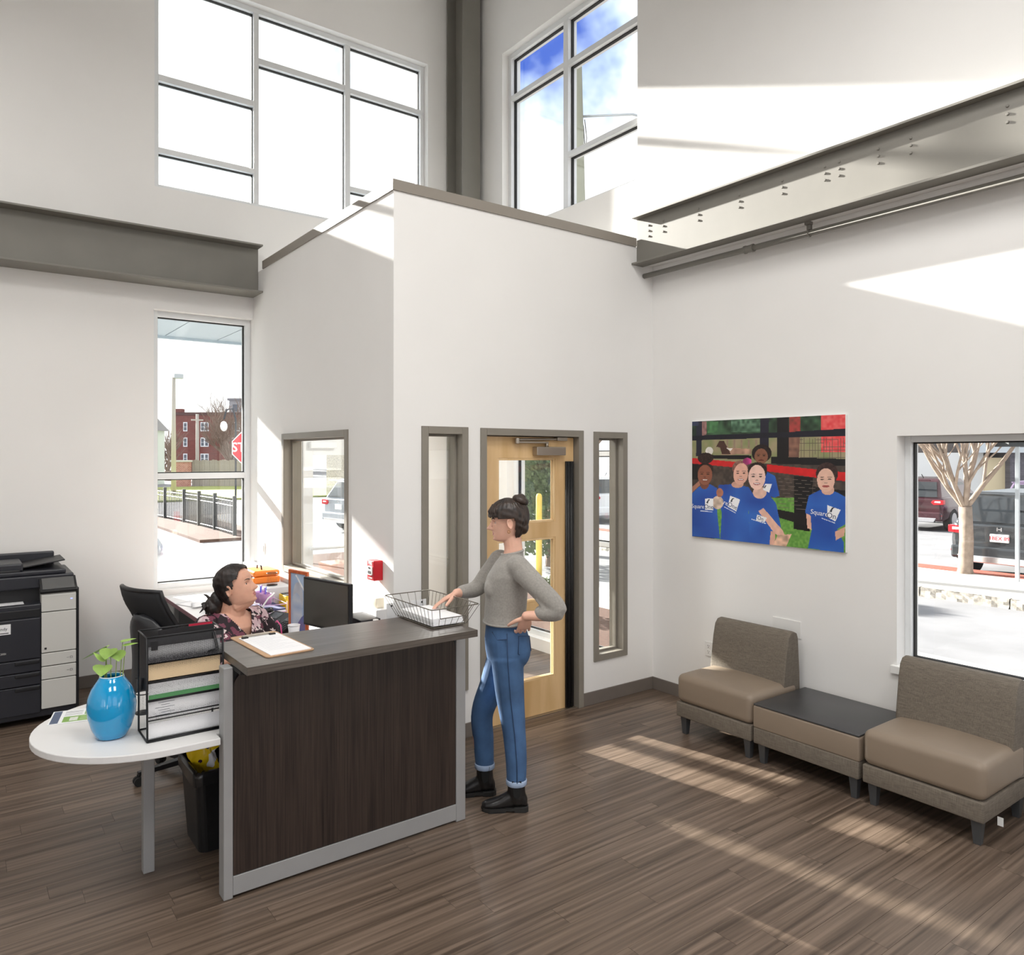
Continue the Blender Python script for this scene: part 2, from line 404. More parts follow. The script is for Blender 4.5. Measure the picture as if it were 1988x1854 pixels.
# ---- interior maple door
def wood_mat(name, c0, c1, scale=9, stretch=(1, 1, .06), rough=.4):
    if name in MATS: return MATS[name]
    m = bpy.data.materials.new(name); m.use_nodes = True; t = m.node_tree; b = principled(m)
    tc = t.nodes.new('ShaderNodeTexCoord'); mp = t.nodes.new('ShaderNodeMapping'); mp.inputs['Scale'].default_value = stretch
    n = t.nodes.new('ShaderNodeTexNoise'); n.inputs['Scale'].default_value = scale; n.inputs['Detail'].default_value = 6; n.inputs['Distortion'].default_value = .4
    r = t.nodes.new('ShaderNodeValToRGB'); r.color_ramp.elements[0].position = .35; r.color_ramp.elements[1].position = .68
    r.color_ramp.elements[0].color = (*c0, 1); r.color_ramp.elements[1].color = (*c1, 1)
    t.links.new(tc.outputs['Object'], mp.inputs[0]); t.links.new(mp.outputs[0], n.inputs['Vector']); t.links.new(n.outputs[0], r.inputs[0]); t.links.new(r.outputs[0], b.inputs['Base Color'])
    b.inputs['Roughness'].default_value = rough; MATS[name] = m
    return m
M_maple = wood_mat('maple_veneer', srgb(203, 165, 112), srgb(228, 194, 146), 7, (1, 1, .12), .38)
M_maple2 = wood_mat('maple_stop', srgb(214, 178, 126), srgb(232, 202, 156), 9, (1, 1, .2), .35)
d = struct('door_1', 'maple door with three glass lites and a black hinge guard')
y0, y1 = YF+.05, YF+.094
LX0, LX1 = 3.24, 3.802
lites = [(.278, .768), (.884, 1.374), (1.492, 1.992)]
leaf = MB(); D0, D1 = 3.11, 3.988
leaf.box(D0, LX0, y0, y1, .008, 2.152); leaf.box(LX1, D1, y0, y1, .008, 2.152)
zz = [.008]+[q for l in lites for q in l]+[2.152]
for i in range(0, len(zz), 2): leaf.box(LX0, LX1, y0, y1, zz[i], zz[i+1])
leaf.build('leaf', M_maple, d)
for (a, b) in lites:
    p = MB().box(LX0, LX1, y0+.019, y0+.025, a, b).build('pane', GL, d)
    s = MB(); q = .018
    for (u0, u1, w0, w1) in ((LX0, LX0+q, a, b), (LX1-q, LX1, a, b), (LX0+q, LX1-q, a, a+q), (LX0+q, LX1-q, b-q, b)):
        s.box(u0, u1, y0+.002, y0+.018, w0, w1); s.box(u0, u1, y0+.026, y1-.002, w0, w1)
    s.build('glazing_bead', M_maple2, d, bevel=.002)
g = MB()
for k in range(5): g.tube([(3.905+.016*k, y0-.012-.006*(k % 2), .012), (3.905+.016*k, y0-.012-.006*(k % 2), 1.965)], .010, 10)
g.build('hinge_guard', mat('black_vinyl', (.01, .01, .01), .45), d, smooth=True)
M_satin = mat('satin_nickel', srgb(168, 160, 148), .32, metal=.85)
c = MB().box(3.57, 3.86, y0-.062, y0, 2.012, 2.078).build('door_closer', M_satin, d, bevel=.006)
MB().tube([(3.69, y0-.03, 2.078), (3.69, y0-.03, 2.108)], .013, 12).build('spindle', M_satin, c, smooth=True)
MB().box(3.40, 3.70, y0-.045, y0-.02, 2.104, 2.118).build('arm', M_satin, c, bevel=.003)
a = MB(); a.tube([(3.41, y0-.035, 2.13), (3.84, y0-.03, 2.14)], .009, 10); a.tube([(3.40, y0-.035, 2.10), (3.40, y0-.035, 2.142)], .018, 14); a.box(3.78, 3.88, y0-.055, y0-.008, 2.126, 2.152)
a.build('parallel_arm', M_satin, c, smooth=False, bevel=.002)
MB().box(3.107, 3.994, YF+.02, YF+.13, -.002, .006).build('threshold', M_satin, d)
# ---- exterior storefront door of the vestibule
d = struct('door_2', 'pale aluminium glazed outer door of the vestibule')
yb = YL+.08
def al(nm, x0, x1, z0, z1, dy=.05, m=M_alu, par=d): return MB().box(x0, x1, yb, yb+dy, z0, z1).build(nm, m, par, bevel=.003)
for x0, x1 in ((2.52, 2.575), (2.83, 2.885), (3.915, 3.97)): al('frame_post', x0, x1, 0, 2.3, .1)
al('frame_head', 2.575, 3.915, 2.24, 2.3, .1)
al('transom', 2.575, 2.83, 1.10, 1.15, .1); al('sill', 2.575, 2.83, 0, .06, .1)
for a, b in ((.06, 1.10), (1.15, 2.24)): MB().box(2.575, 2.83, yb+.03, yb+.036, a, b).build('pane', GL, d)
al('stile', 2.89, 3.0, .01, 2.235); al('stile', 3.80, 3.91, .01, 2.235); al('rail', 3.0, 3.8, .01, .26); al('rail', 3.0, 3.8, 2.02, 2.235)
MB().box(3.0, 3.8, yb+.02, yb+.026, .26, 2.02).build('pane', GL, d)
MB().tube([(2.95, yb-.05, 1.05), (3.86, yb-.05, 1.05)], .016, 10).build('push_bar', M_alu, d, smooth=True)
for x in (2.97, 3.84): MB().tube([(x, yb-.05, 1.05), (x, yb+.005, 1.05)], .01, 8).build('bar_bracket', M_alu, d, smooth=True)
MB().box(2.95, 3.24, yb-.07, yb, 2.09, 2.16).build('door_closer', M_alu, d, bevel=.008)
MB().tube([(2.945, yb-.004, .86), (2.945, yb+.01, .86)], .022, 16).build('lock_cylinder', M_satin, d)
# ---- steel beams, column, sprinkler pipe
def ibeam(name, label, axis, c, w, z0, z1, a, b, tf=.016, tw=.012):
    t = thing(name, label, 'beam', (0, 0, 0))
    def bx(nm, o0, o1, e0, e1):
        m = MB()
        if axis == 'x': m.box(a, b, c+o0, c+o1, e0, e1)
        else: m.box(c+o0, c+o1, a, b, e0, e1)
        return m.build(nm, M_beam, t, bevel=.002)
    bx('bottom_flange', -w/2, w/2, z0, z0+tf); bx('top_flange', -w/2, w/2, z1-tf, z1); bx('web', -tw/2, tw/2, z0+tf, z1-tf)
    return t
bl = ibeam('steel_beam', 'dark grey steel beam along the left wall under the high window', 'x', YL-.153-.002, .30, 3.556, 4.012, -4.55, XV-.002)
br = ibeam('steel_beam', 'grey steel beam with bolt heads running along the right wall', 'y', 4.661, .135, 3.62, 4.025, -4.55, YF-.002)
bolt = MB().lathe([(.009, 0), (.009, .004), (.006, .008)], 8, Matrix.Rotation(R(-90), 4, 'Y')); B0 = None
for y in (4.36, 4.20, 3.84, 3.46, 3.10, 2.78, 2.68, 2.42, 2.22, 1.70):
    for k, z in enumerate((3.93, 3.885, 3.84)):
        if B0 is None: B0 = bolt.build('bolt', M_beam, br, smooth=False); o = B0
        else: o = B0.copy(); COL.objects.link(o)
        o.location = (4.655, y, z)
o = MB().box(4.672, XR-.001, -4.55, YF-.002, 3.64, 4.02).build('sun_block', M_wall); kstruct(o, 'white block added behind the right wall beam to stop a sun leak')  # filler block added to keep sun from leaking down behind the beam
t = thing('steel_column', 'dark grey steel column standing in the corner between the high windows', 'column')
for nm, bx in (('flange', (4.56, 4.80, 7.075, 7.09, 0, ZC-.002)), ('flange', (4.56, 4.80, 7.395, 7.41, 0, ZC-.002)), ('web', (4.673, 4.687, 7.09, 7.395, 0, ZC-.002))):
    MB().box(*bx).build(nm, M_beam, t, bevel=.002)
t = thing('sprinkler_pipe', 'thin grey pipe hung below the right wall beam', 'pipe')
px, pz = 4.745, 3.545
MB().tube([(px, YF-.004, pz), (px, -4.5, pz)], .021, 14).build('run', M_beam, t, smooth=True)
cp = MB(); cp.tube([(px, 3.47, pz), (px, 3.41, pz)], .027, 14); cp.tube([(px, 3.48, pz), (px, 3.465, pz)], .030, 14); cp.tube([(px, 3.415, pz), (px, 3.40, pz)], .030, 14)
cp.build('coupling', M_beam, t, smooth=False)
hg = MB(); hg.tube([(px+.024*math.sin(a), 2.95, pz+.024*math.cos(a)) for a in [i*PI/6 for i in range(12)]], .005, 6, closed=True); hg.box(px-.012, px+.012, 2.935, 2.965, pz+.022, 3.622); hg.box(px-.03, px+.01, 2.93, 2.97, 3.60, 3.621)
hg.build('hanger', M_beam, t, bevel=.001)
t = thing('fill_light', 'round white fill light added inside the entry vestibule', 'fill light', (3.6, 5.9, 2.78))  # lamp added to brighten the vestibule; no fixture is known there
MB().lathe([(.001, -.05), (.16, -.05), (.19, -.03), (.2, -.001)], 32, caps=False).build('diffuser', mat('vestibule_fill_diffuser', (.9, .9, .88), .5, emit=1.5), t, smooth=True)
MB().lathe([(.2, -.02), (.215, -.02), (.215, -.001), (.2, -.001)], 32, caps=False).build('housing', M_white, t, smooth=True)
ld = bpy.data.lights.new('vestibule_fill', 'AREA'); ld.shape = 'DISK'; ld.size = .36; ld.energy = 30; ld.color = (1, .97, .93)
lo = bpy.data.objects.new('vestibule_fill', ld); COL.objects.link(lo); lo.parent = t; lo.location = (0, 0, -.06)
# ---- unseen fill lamps added to brighten the hall, modelled as hung panels
for i, (x, y, pw) in enumerate(FILL_LAMPS):
    where = ['above the photographer', 'above the waiting area', 'behind the photographer on the left', 'behind the photographer on the right', 'above the printer'][i]
    t = thing('fill_light', 'square white fill panel added '+where, 'fill light', (x, y, 5.9), group='added fill panels')
    b = MB()
    for q in ((-.78, .78, -.78, -.75), (-.78, .78, .75, .78), (-.78, -.75, -.75, .75), (.75, .78, -.75, .75)): b.box(*q, -.07, -.002)
    b.build('housing', M_white, t, bevel=.004)
    MB().box(-.75, .75, -.75, .75, -.02, -.003).build('top_cover', M_white, t)
    for q in (-.6, .6): MB().tube([(q, 0, -.003), (q, 0, ZC-5.9-.001)], .008, 8).build('hanger_rod', M_white, t)
    MB().box(-.75, .75, -.75, .75, -.03, -.0205).build('diffuser', mat('fill_diffuser', (.9, .9, .88), .5, emit=1.2), t)
    ld = bpy.data.lights.new('fill_panel', 'AREA'); ld.shape = 'SQUARE'; ld.size = 1.45; ld.energy = pw; ld.color = (1, .982, .955)
    lo = bpy.data.objects.new('fill_panel', ld); COL.objects.link(lo); lo.parent = t; lo.location = (0, 0, -.05)
# ================================================================== WAITING SEATS
def weave_mat(name, col, col2, scale=420):
    if name in MATS: return MATS[name]
    m = bpy.data.materials.new(name); m.use_nodes = True; t = m.node_tree; b = principled(m)
    tc = t.nodes.new('ShaderNodeTexCoord')
    out = []
    for st in ((1, 1, .05), (.05, .05, 1)):
        mp = t.nodes.new('ShaderNodeMapping'); mp.inputs['Scale'].default_value = st
        n = t.nodes.new('ShaderNodeTexNoise'); n.inputs['Scale'].default_value = scale; n.inputs['Detail'].default_value = 2
        t.links.new(tc.outputs['Object'], mp.inputs[0]); t.links.new(mp.outputs[0], n.inputs['Vector']); out.append(n)
    ad = t.nodes.new('ShaderNodeMath'); ad.operation = 'ADD'; t.links.new(out[0].outputs[0], ad.inputs[0]); t.links.new(out[1].outputs[0], ad.inputs[1])
    r = t.nodes.new('ShaderNodeMapRange'); r.inputs[1].default_value = .75; r.inputs[2].default_value = 1.25
    mx = t.nodes.new('ShaderNodeMixRGB'); mx.inputs[1].default_value = (*col, 1); mx.inputs[2].default_value = (*col2, 1)
    t.links.new(ad.outputs[0], r.inputs[0]); t.links.new(r.outputs[0], mx.inputs[0]); t.links.new(mx.outputs[0], b.inputs['Base Color'])
    bp = t.nodes.new('ShaderNodeBump'); bp.inputs['Strength'].default_value = .25; bp.inputs['Distance'].default_value = .001
    t.links.new(ad.outputs[0], bp.inputs['Height']); t.links.new(bp.outputs[0], b.inputs['Normal'])
    b.inputs['Roughness'].default_value = .8; MATS[name] = m
    return m
M_weave = weave_mat('taupe_weave', srgb(94, 86, 76), srgb(124, 115, 103))
M_vinyl = mat('taupe_vinyl', srgb(138, 123, 107), .48, var=.03, vscale=5, bump=.06, bscale=300)
M_legm = mat('grey_metal_leg', srgb(84, 86, 88), .4, metal=.4)
def soft_block(name, m, parent, x0, x1, y0, y1, z0, z1, r, seg=5, dome=0, sub=0):
    b = MB(); b.box(x0, x1, y0, y1, z0, z1)
    o = b.build(name, m, parent, smooth=True); me = o.data
    bm = bmesh.new(); bm.from_mesh(me)
    bmesh.ops.bevel(bm, geom=[e for e in bm.edges], offset=r, segments=seg, profile=.5, affect='EDGES')
    if dome:
        bmesh.ops.subdivide_edges(bm, edges=[e for e in bm.edges if e.calc_length() > .15], cuts=6, use_grid_fill=True)
        for v in bm.verts:
            if v.co.z > (z0+z1)/2:
                u = (v.co.x-x0)/(x1-x0); w = (v.co.y-y0)/(y1-y0)
                v.co.z += dome*math.sin(PI*min(1, max(0, u)))*math.sin(PI*min(1, max(0, w)))
    bm.to_mesh(me); bm.free()
    me.polygons.foreach_set('use_smooth', [True]*len(me.polygons))
    return o
def seat_legs(t, y0, y1, x0, x1):
    for x in (x0+.05, x1-.05):
        for y in (y0+.05, y1-.05):
            b = MB(); b.loft([[(x-.017, y-.017, 0), (x+.017, y-.017, 0), (x+.017, y+.017, 0), (x-.017, y+.017, 0)], [(x-.027, y-.027, .132), (x+.027, y-.027, .132), (x+.027, y+.027, .132), (x-.027, y+.027, .132)]])
            b.build('leg', M_legm, t, bevel=.002)
def lounge_chair(label, Y0, Y1):
    t = thing('lounge_chair', label, 'chair', (0, 0, 0), group='armless waiting chairs')
    xf, xb = 4.205, 4.80
    seat_legs(t, Y0, Y1, xf, xb)
    soft_block('base_rail', M_weave, t, xf, xb, Y0+.004, Y1-.004, .128, .232, .008, 3)
    soft_block('seat', M_vinyl, t, xf, 4.74, Y0, Y1, .230, .432, .045, 6, dome=.018)
    # upholstered back, leaning slightly
    b = MB(); n = 9; rings = []
    prof = [(4.575, .26), (4.585, .45), (4.618, .66), (4.640, .745), (4.668, .776), (4.705, .782), (4.738, .768), (4.752, .735), (4.77, .5), (4.782, .232)]
    for (yy, ins) in ((Y0+.006, .022), (Y0+.010, .008), (Y0+.024, 0), ((Y0+Y1)/2, 0), (Y1-.024, 0), (Y1-.010, .008), (Y1-.006, .022)):
        cx = 4.68; cz = .5
        rings.append([(cx+(x-cx)*(1-ins*2.2), yy, cz+(z-cz)*(1-ins*.9) if z > .3 else z) for x, z in prof])
    b.loft(rings); b.build('backrest', M_weave, t, smooth=True)
    return t
lounge_chair('taupe armless chair nearest the wooden door', 3.035, 3.675)
lc = lounge_chair('taupe armless chair in front of the wide window, with a care tag underneath', 1.64, 2.285)
MB().box(4.36, 4.362, 1.612, 1.640, .085, .13).build('care_tag', M_white, lc)
t = thing('side_table', 'low taupe upholstered table with dark top between the two armless chairs', 'table')
seat_legs(t, 2.30, 3.022, 4.205, 4.80)
soft_block('base_rail', M_weave, t, 4.205, 4.80, 2.304, 3.018, .128, .232, .008, 3)
soft_block('upholstered_body', M_vinyl, t, 4.205, 4.80, 2.30, 3.022, .230, .374, .012, 3)
soft_block('table_top', mat('charcoal_laminate', srgb(62, 62, 63), .35), t, 4.208, 4.80, 2.303, 3.019, .374, .386, .004, 2)
# ---- outlet and blank plate on the right wall
M_plate = mat('white_plastic', (.78, .77, .75), .4)
t = thing('wall_outlet', 'white electrical outlet low on the wall by the first armless chair', 'outlet', (XR-.001, 3.895, .465))
MB().box(-.008, 0, -.037, .037, -.058, .058).build('cover_plate', M_plate, t, bevel=.003)
for z in (-.022, .022):
    k = MB(); k.prism(rrect(.034, .034, .008, 4, 0, z), -.0105, -.008, 'x'); k = k.build('receptacle', M_plate, t)
    s = MB()
    for y in (-.007, .007): s.box(-.0112, -.0104, y-.0015, y+.0015, z, z+.009)
    s.box(-.0112, -.0104, -.003, .003, z-.012, z-.006); s.build('slot', M_black, k)
o = MB().box(XR-.008, XR-.001, 3.08, 3.31, .70, .825).build('blank_cover_plate', M_plate, bevel=.003); tag(o, 'blank white cover plate on the wall behind the first armless chair', 'wall plate')
# ================================================================== RECEPTION COUNTER
M_dark = None
def strand_mat(name, c0, c1, axis):
    m = bpy.data.materials.new(name); m.use_nodes = True; t = m.node_tree; b = principled(m)
    tc = t.nodes.new('ShaderNodeTexCoord'); mp = t.nodes.new('ShaderNodeMapping')
    mp.inputs['Scale'].default_value = (1, 1, .02) if axis == 'z' else (.03, 1, 1)
    n = t.nodes.new('ShaderNodeTexNoise'); n.inputs['Scale'].default_value = 130; n.inputs['Detail'].default_value = 5
    n2 = t.nodes.new('ShaderNodeTexNoise'); n2.inputs['Scale'].default_value = 14; n2.inputs['Detail'].default_value = 3
    ad = t.nodes.new('ShaderNodeMixRGB'); ad.inputs[0].default_value = .35
    r = t.nodes.new('ShaderNodeValToRGB'); r.color_ramp.elements[0].position = .36; r.color_ramp.elements[1].position = .66
    r.color_ramp.elements[0].color = (*c0, 1); r.color_ramp.elements[1].color = (*c1, 1)
    t.links.new(tc.outputs['Object'], mp.inputs[0]); t.links.new(mp.outputs[0], n.inputs['Vector']); t.links.new(mp.outputs[0], n2.inputs['Vector'])
    t.links.new(n.outputs[0], ad.inputs[1]); t.links.new(n2.outputs[0], ad.inputs[2]); t.links.new(ad.outputs[0], r.inputs[0]); t.links.new(r.outputs[0], b.inputs['Base Color'])
    b.inputs['Roughness'].default_value = .33; MATS[name] = m
    return m
M_pan = strand_mat('dark_walnut_laminate', srgb(28, 21, 19), srgb(64, 52, 46), 'z')
M_top = strand_mat('dark_counter_laminate', srgb(64, 57, 52), srgb(102, 94, 87), 'x')
M_post = mat('silver_grey_metal', srgb(160, 160, 160), .45, metal=.25, var=.03)
ct = thing('reception_counter', 'dark wood reception counter with silver posts and raised ledge', 'counter', (0, 0, 0))
CX0, CX1, CY = .974, 2.269, 3.489
b = MB(); b.box(CX0, CX0+.042, CY, CY+.075, 0, 1.048); b.build('post', M_post, ct, bevel=.004)
b = MB(); b.box(CX1-.060, CX1, CY, CY+.075, 0, 1.048); b.build('post', M_post, ct, bevel=.004)
px0, px1 = CX0+.044, CX1-.062
poly = [(px0, .10), (px1, .10)]
rr = .085
poly += [(px1-rr+rr*math.cos(a), 1.03-rr+rr*math.sin(a)) for a in [i*PI/2/8 for i in range(9)]]
poly += [(px0+rr+rr*math.cos(a), 1.03-rr+rr*math.sin(a)) for a in [PI/2+i*PI/2/8 for i in range(9)]]
MB().prism(poly, CY+.004, CY+.022, 'y').build('front_panel', M_pan, ct, bevel=.0015)
MB().box(px0, px1, CY+.022, CY+.06, .02, 1.046).build('backing_panel', M_black, ct)
MB().box(CX0+.042, CX1-.060, CY+.001, CY+.03, .012, .098).build('kick_rail', M_post, ct, bevel=.002)
MB().box(1.02, 2.225, 3.302, 3.835, 1.050, 1.086).build('ledge', M_top, ct, bevel=.002)
for x in (px0, px1-.05):
    MB().box(x, x+.05, CY-.10, CY+.02, 1.034, 1.0495).build('bracket', M_black, ct)
# bullet-ended worktop joined to the counter
M_top2 = mat('white_laminate', srgb(222, 221, 220), .38, var=.01)
wt = thing('peninsula_table', 'white bullet-ended worktop on a grey leg beside the dark counter', 'desk')
yc, ry = 3.975, .475
pts = [(2.22, yc-ry), (2.22, yc+ry), (.775, yc+ry)]
pts += [(.775-.505*math.sin(a), yc+ry*math.cos(a)) for a in [PI*i/28 for i in range(1, 28)]]
pts += [(.775, yc-ry)]
pts = [(x, max(y, 3.575) if x > .95 else y) for x, y in pts]
pts.insert(0, (.965, yc-ry)); pts.insert(1, (.965, 3.575))
MB().prism(pts[::-1], .703, .735, 'z').build('table_top', M_top2, wt, bevel=.004)
MB().box(.729, .779, 3.945, 3.995, 0, .703).build('leg', M_post, wt, bevel=.003)
for y in (3.62, 4.40): MB().box(2.15, 2.2, y-.02, y+.02, 0, .703).build('leg', M_post, wt, bevel=.003)
# return desk along the side wall
rd = thing('return_desk', 'white desk along the side wall behind the counter', 'desk')
MB().prism([(1.80, 4.452), (2.335, 4.452), (2.335, 7.40), (1.53, 7.40), (1.53, 5.30), (1.60, 5.20), (1.76, 5.12), (1.80, 5.02)], .703, .735).build('desk_top', M_top2, rd, bevel=.003)
MB().box(1.5275, 1.5305, 5.31, 7.39, .702, .7355).build('edge_band', mat('plum_edge', srgb(120, 70, 80), .5), rd)
for y in (4.6, 6.0, 7.3): MB().box(1.60 if y > 5 else 1.85, 2.3, y-.015, y+.015, 0, .703).build('panel_leg', M_post, rd, bevel=.002)
MB().box(1.62, 1.64, 6.02, 7.2, .35, .70).build('modesty_panel', M_black, rd)
o = MB(); o.box(2.245, 2.342, 4.53, 7.40, .737, .985); o = o.build('desk_riser', M_top2, bevel=.004); tag(o, 'white low riser ledge against the side wall behind the monitor', 'ledge')
o = soft_block('cream_block', mat('cream_card', srgb(236, 226, 205), .7), None, 2.27, 2.33, 4.585, 4.725, .986, 1.052, .003, 2); tag(o, 'small cream block on the white riser near the fire alarm', 'block')
# ---- fire alarm pull and light switch on the side wall
M_red = mat('alarm_red', srgb(190, 22, 38), .35, spec=.5)
fa = thing('fire_alarm_pull', 'red fire alarm pull station on the white side wall', 'fire alarm', (XV-.001, 4.705, 1.225))
MB().box(-.07, 0, -.052, .052, -.068, .068).build('body', M_red, fa, bevel=.006)
h = MB().prism(rrect(.066, .062, .012, 4, 0, 0), -.077, -.07, 'x').build('handle', mat('alarm_white', (.8, .8, .78), .4), fa)
MB().prism(rrect(.044, .02, .006, 4, 0, -.012), -.0785, -.0772, 'x').build('handle_slot', M_black, h)
TM = Matrix.Translation((-.0712, 0, .049)) @ Matrix.Rotation(R(-90), 4, 'Z') @ Matrix.Rotation(R(90), 4, 'X')
text('fire_lettering', 'FIRE', .034, mat('print_white', (.85, .85, .85), .5), fa, TM, bold=.0006)
TM = Matrix.Translation((-.0778, 0, .016)) @ Matrix.Rotation(R(-90), 4, 'Z') @ Matrix.Rotation(R(90), 4, 'X')
text('pull_lettering', 'PULL', .017, mat('print_black', (.02, .02, .02), .5), fa, TM)
TM = Matrix.Translation((-.0712, 0, -.052)) @ Matrix.Rotation(R(-90), 4, 'Z') @ Matrix.Rotation(R(90), 4, 'X')
text('down_lettering', 'DOWN', .017, MATS['print_white'], fa, TM)
sw = thing('light_switch', 'white light switch on the side wall next to the tall window', 'switch', (XV-.001, 7.115, 1.135))
MB().box(-.007, 0, -.037, .037, -.058, .058).build('cover_plate', M_plate, sw, bevel=.002)
MB().box(-.014, -.007, -.012, .012, -.03, .03).build('rocker', M_plate, sw, bevel=.002)
# ================================================================== PICTURE ON THE RIGHT WALL (flat print, drawn by a small rasteriser into a colour attribute)
def homog(src, dst):
    A = []
    for (x, y), (u, v) in zip(src, dst):
        A.append([x, y, 1, 0, 0, 0, -u*x, -u*y, -u]); A.append([0, 0, 0, x, y, 1, -v*x, -v*y, -v])
    return np.linalg.svd(np.array(A, float))[2][-1].reshape(3, 3)
class Raster:
    """tiny painter: polygons and ellipses given in artwork units, converted to 0..1 print coordinates"""
    def __init__(s, w, h, Hm=None, seed=3):
        s.w, s.h, s.H = w, h, Hm; s.img = np.zeros((h, w, 3)); s.rng = np.random.default_rng(seed)
        s.U, s.V = np.meshgrid((np.arange(w)+.5)/w, (np.arange(h)+.5)/h)
    def uv(s, p):
        if s.H is None: return p
        q = s.H @ np.array([p[0], p[1], 1.0]); return (q[0]/q[2], q[1]/q[2])
    def mask(s, pts):
        P = [s.uv(p) for p in pts]; m = np.zeros((s.h, s.w), bool); n = len(P)
        for i in range(n):
            (x0, y0), (x1, y1) = P[i], P[(i+1) % n]
            if y0 == y1: continue
            c = ((y0 > s.V) != (y1 > s.V)) & (s.U < (x1-x0)*(s.V-y0)/(y1-y0)+x0); m ^= c
        return m
    def noise(s, n):
        g = s.rng.random((n+2, int(n*s.w/s.h)+2)); yy = s.V*n; xx = s.U*(g.shape[1]-2); i = yy.astype(int); j = xx.astype(int); a = yy-i; b = xx-j
        return (g[i, j]*(1-a)*(1-b)+g[i+1, j]*a*(1-b)+g[i, j+1]*(1-a)*b+g[i+1, j+1]*a*b)
    def fill(s, m, col, var=.06, col2=None, n=40, shade=None):
        c = np.array(col, float)/255; k = s.noise(n)[..., None]
        c = c*(1+(k-.5)*2*var) if col2 is None else c*(1-k)+np.array(col2)/255*k
        s.img[m] = np.broadcast_to(c, s.img.shape)[m]
    def poly(s, pts, col, **k): s.fill(s.mask(pts), col, **k)
    def ell(s, cx, cy, rx, ry, col, rot=0, **k):
        ca, sa = math.cos(R(rot)), math.sin(R(rot))
        s.poly([(cx+rx*math.cos(t)*ca-ry*math.sin(t)*sa, cy+rx*math.cos(t)*sa+ry*math.sin(t)*ca) for t in [i*PI/14 for i in range(28)]], col, **k)
def print_mat(name, attr='print'):
    if name in MATS: return MATS[name]
    m = bpy.data.materials.new(name); m.use_nodes = True; t = m.node_tree; b = principled(m)
    a = t.nodes.new('ShaderNodeAttribute'); a.attribute_name = attr; t.links.new(a.outputs['Color'], b.inputs['Base Color'])
    b.inputs['Roughness'].default_value = .35; MATS[name] = m
    return m
def print_sheet(name, ras, fn, m, parent):
    """grid mesh whose corner colours are the print; fn(u, v) gives the surface point"""
    w, h = ras.w, ras.h
    V = [fn(i/w, j/h) for j in range(h+1) for i in range(w+1)]
    F = [(j*(w+1)+i, (j+1)*(w+1)+i, (j+1)*(w+1)+i+1, j*(w+1)+i+1) for j in range(h) for i in range(w)]
    me = bpy.data.meshes.new(name); me.from_pydata(V, [], F); me.materials.append(m)
    c = np.clip(ras.img, 0, 1); lin = np.where(c <= .04045, c/12.92, ((c+.055)/1.055)**2.4)
    at_ = me.color_attributes.new('print', 'FLOAT_COLOR', 'CORNER')
    col = np.ones((h*w, 4, 4)); col[:, :, :3] = lin.reshape(-1, 1, 3)
    at_.data.foreach_set('color', col.ravel().astype(np.float32))
    o = bpy.data.objects.new(name, me); COL.objects.link(o); o.parent = parent
    return o
Hm = homog([(98, 112), (1900, 35), (1888, 1642), (118, 1455)], [(0, 0), (1, 0), (1, 1), (0, 1)])
ras = Raster(340, 242, Hm)
ras.poly([(0, 0), (1988, 0), (1988, 700), (0, 700)], (24, 34, 26), col2=(74, 112, 78), n=26)
ras.poly([(0, 300), (1988, 290), (1988, 640), (0, 640)], (168, 150, 122), col2=(128, 140, 92), n=20)
ras.poly([(560, 90), (900, 90), (900, 240), (560, 240)], (44, 70, 52), col2=(120, 160, 130), n=44)
ras.poly([(0, 600), (1988, 620), (1988, 1100), (0, 1100)], (58, 50, 48), col2=(92, 80, 70), n=50)
ras.poly([(380, 1010), (1300, 1010), (1988, 1180), (1988, 1687), (380, 1687)], (84, 140, 58), col2=(128, 176, 84), n=70)
ras.poly([(172, 115), (272, 110), (268, 290), (176, 290)], (150, 112, 108), var=.2)
ras.poly([(270, 110), (410, 110), (400, 240), (280, 250)], (92, 150, 96), col2=(60, 96, 62))
for k in range(7): ras.poly([(420+85*k, 330), (440+85*k, 330), (440+85*k, 430), (420+85*k, 430)], (150, 128, 110))
ras.ell(305, 460, 45, 48, (232, 228, 222)); ras.poly([(500, 420), (580, 425), (800, 440), (800, 500), (440, 505)], (176, 138, 118), var=.2)
ras.poly([(385, 410), (420, 345), (475, 340), (560, 500), (455, 500), (430, 420)], (78, 52, 46)); ras.poly([(505, 425), (580, 430), (555, 465)], (236, 228, 220))
ras.poly([(900, 78), (1005, 74), (1005, 470), (900, 470)], (34, 32, 48)); ras.poly([(1100, 70), (1240, 66), (1235, 540), (1100, 540)], (22, 20, 24))
ras.poly([(1245, 66), (1375, 60), (1375, 240), (1245, 240)], (196, 70, 66), col2=(110, 60, 52)); ras.poly([(1240, 300), (1370, 300), (1350, 620), (1235, 620)], (128, 92, 78), var=.2)
ras.poly([(1615, 45), (1905, 30), (1900, 480), (1615, 480)], (222, 62, 66), col2=(236, 110, 108), n=60)
for k in range(16):   # wire mesh over the yard
    x = 1380+33*k; ras.poly([(x, 310), (x+4, 310), (x+4, 560), (x, 560)], (96, 84, 74))
for k in range(6): y = 330+42*k; ras.poly([(1370, y), (1900, y), (1900, y+4), (1370, y+4)], (96, 84, 74))
ras.poly([(150, 110), (215, 108), (215, 520), (150, 520)], (38, 38, 54))
ras.poly([(90, 280), (1240, 240), (1905, 203), (1905, 292), (1240, 302), (90, 336)], (26, 26, 38))
ras.poly([(85, 112), (175, 110), (175, 160), (85, 165)], (52, 58, 86))
ras.poly([(340, 508), (800, 515), (800, 560), (340, 552)], (24, 22, 26)); ras.poly([(1030, 530), (1905, 560), (1905, 642), (1030, 612)], (20, 20, 24))
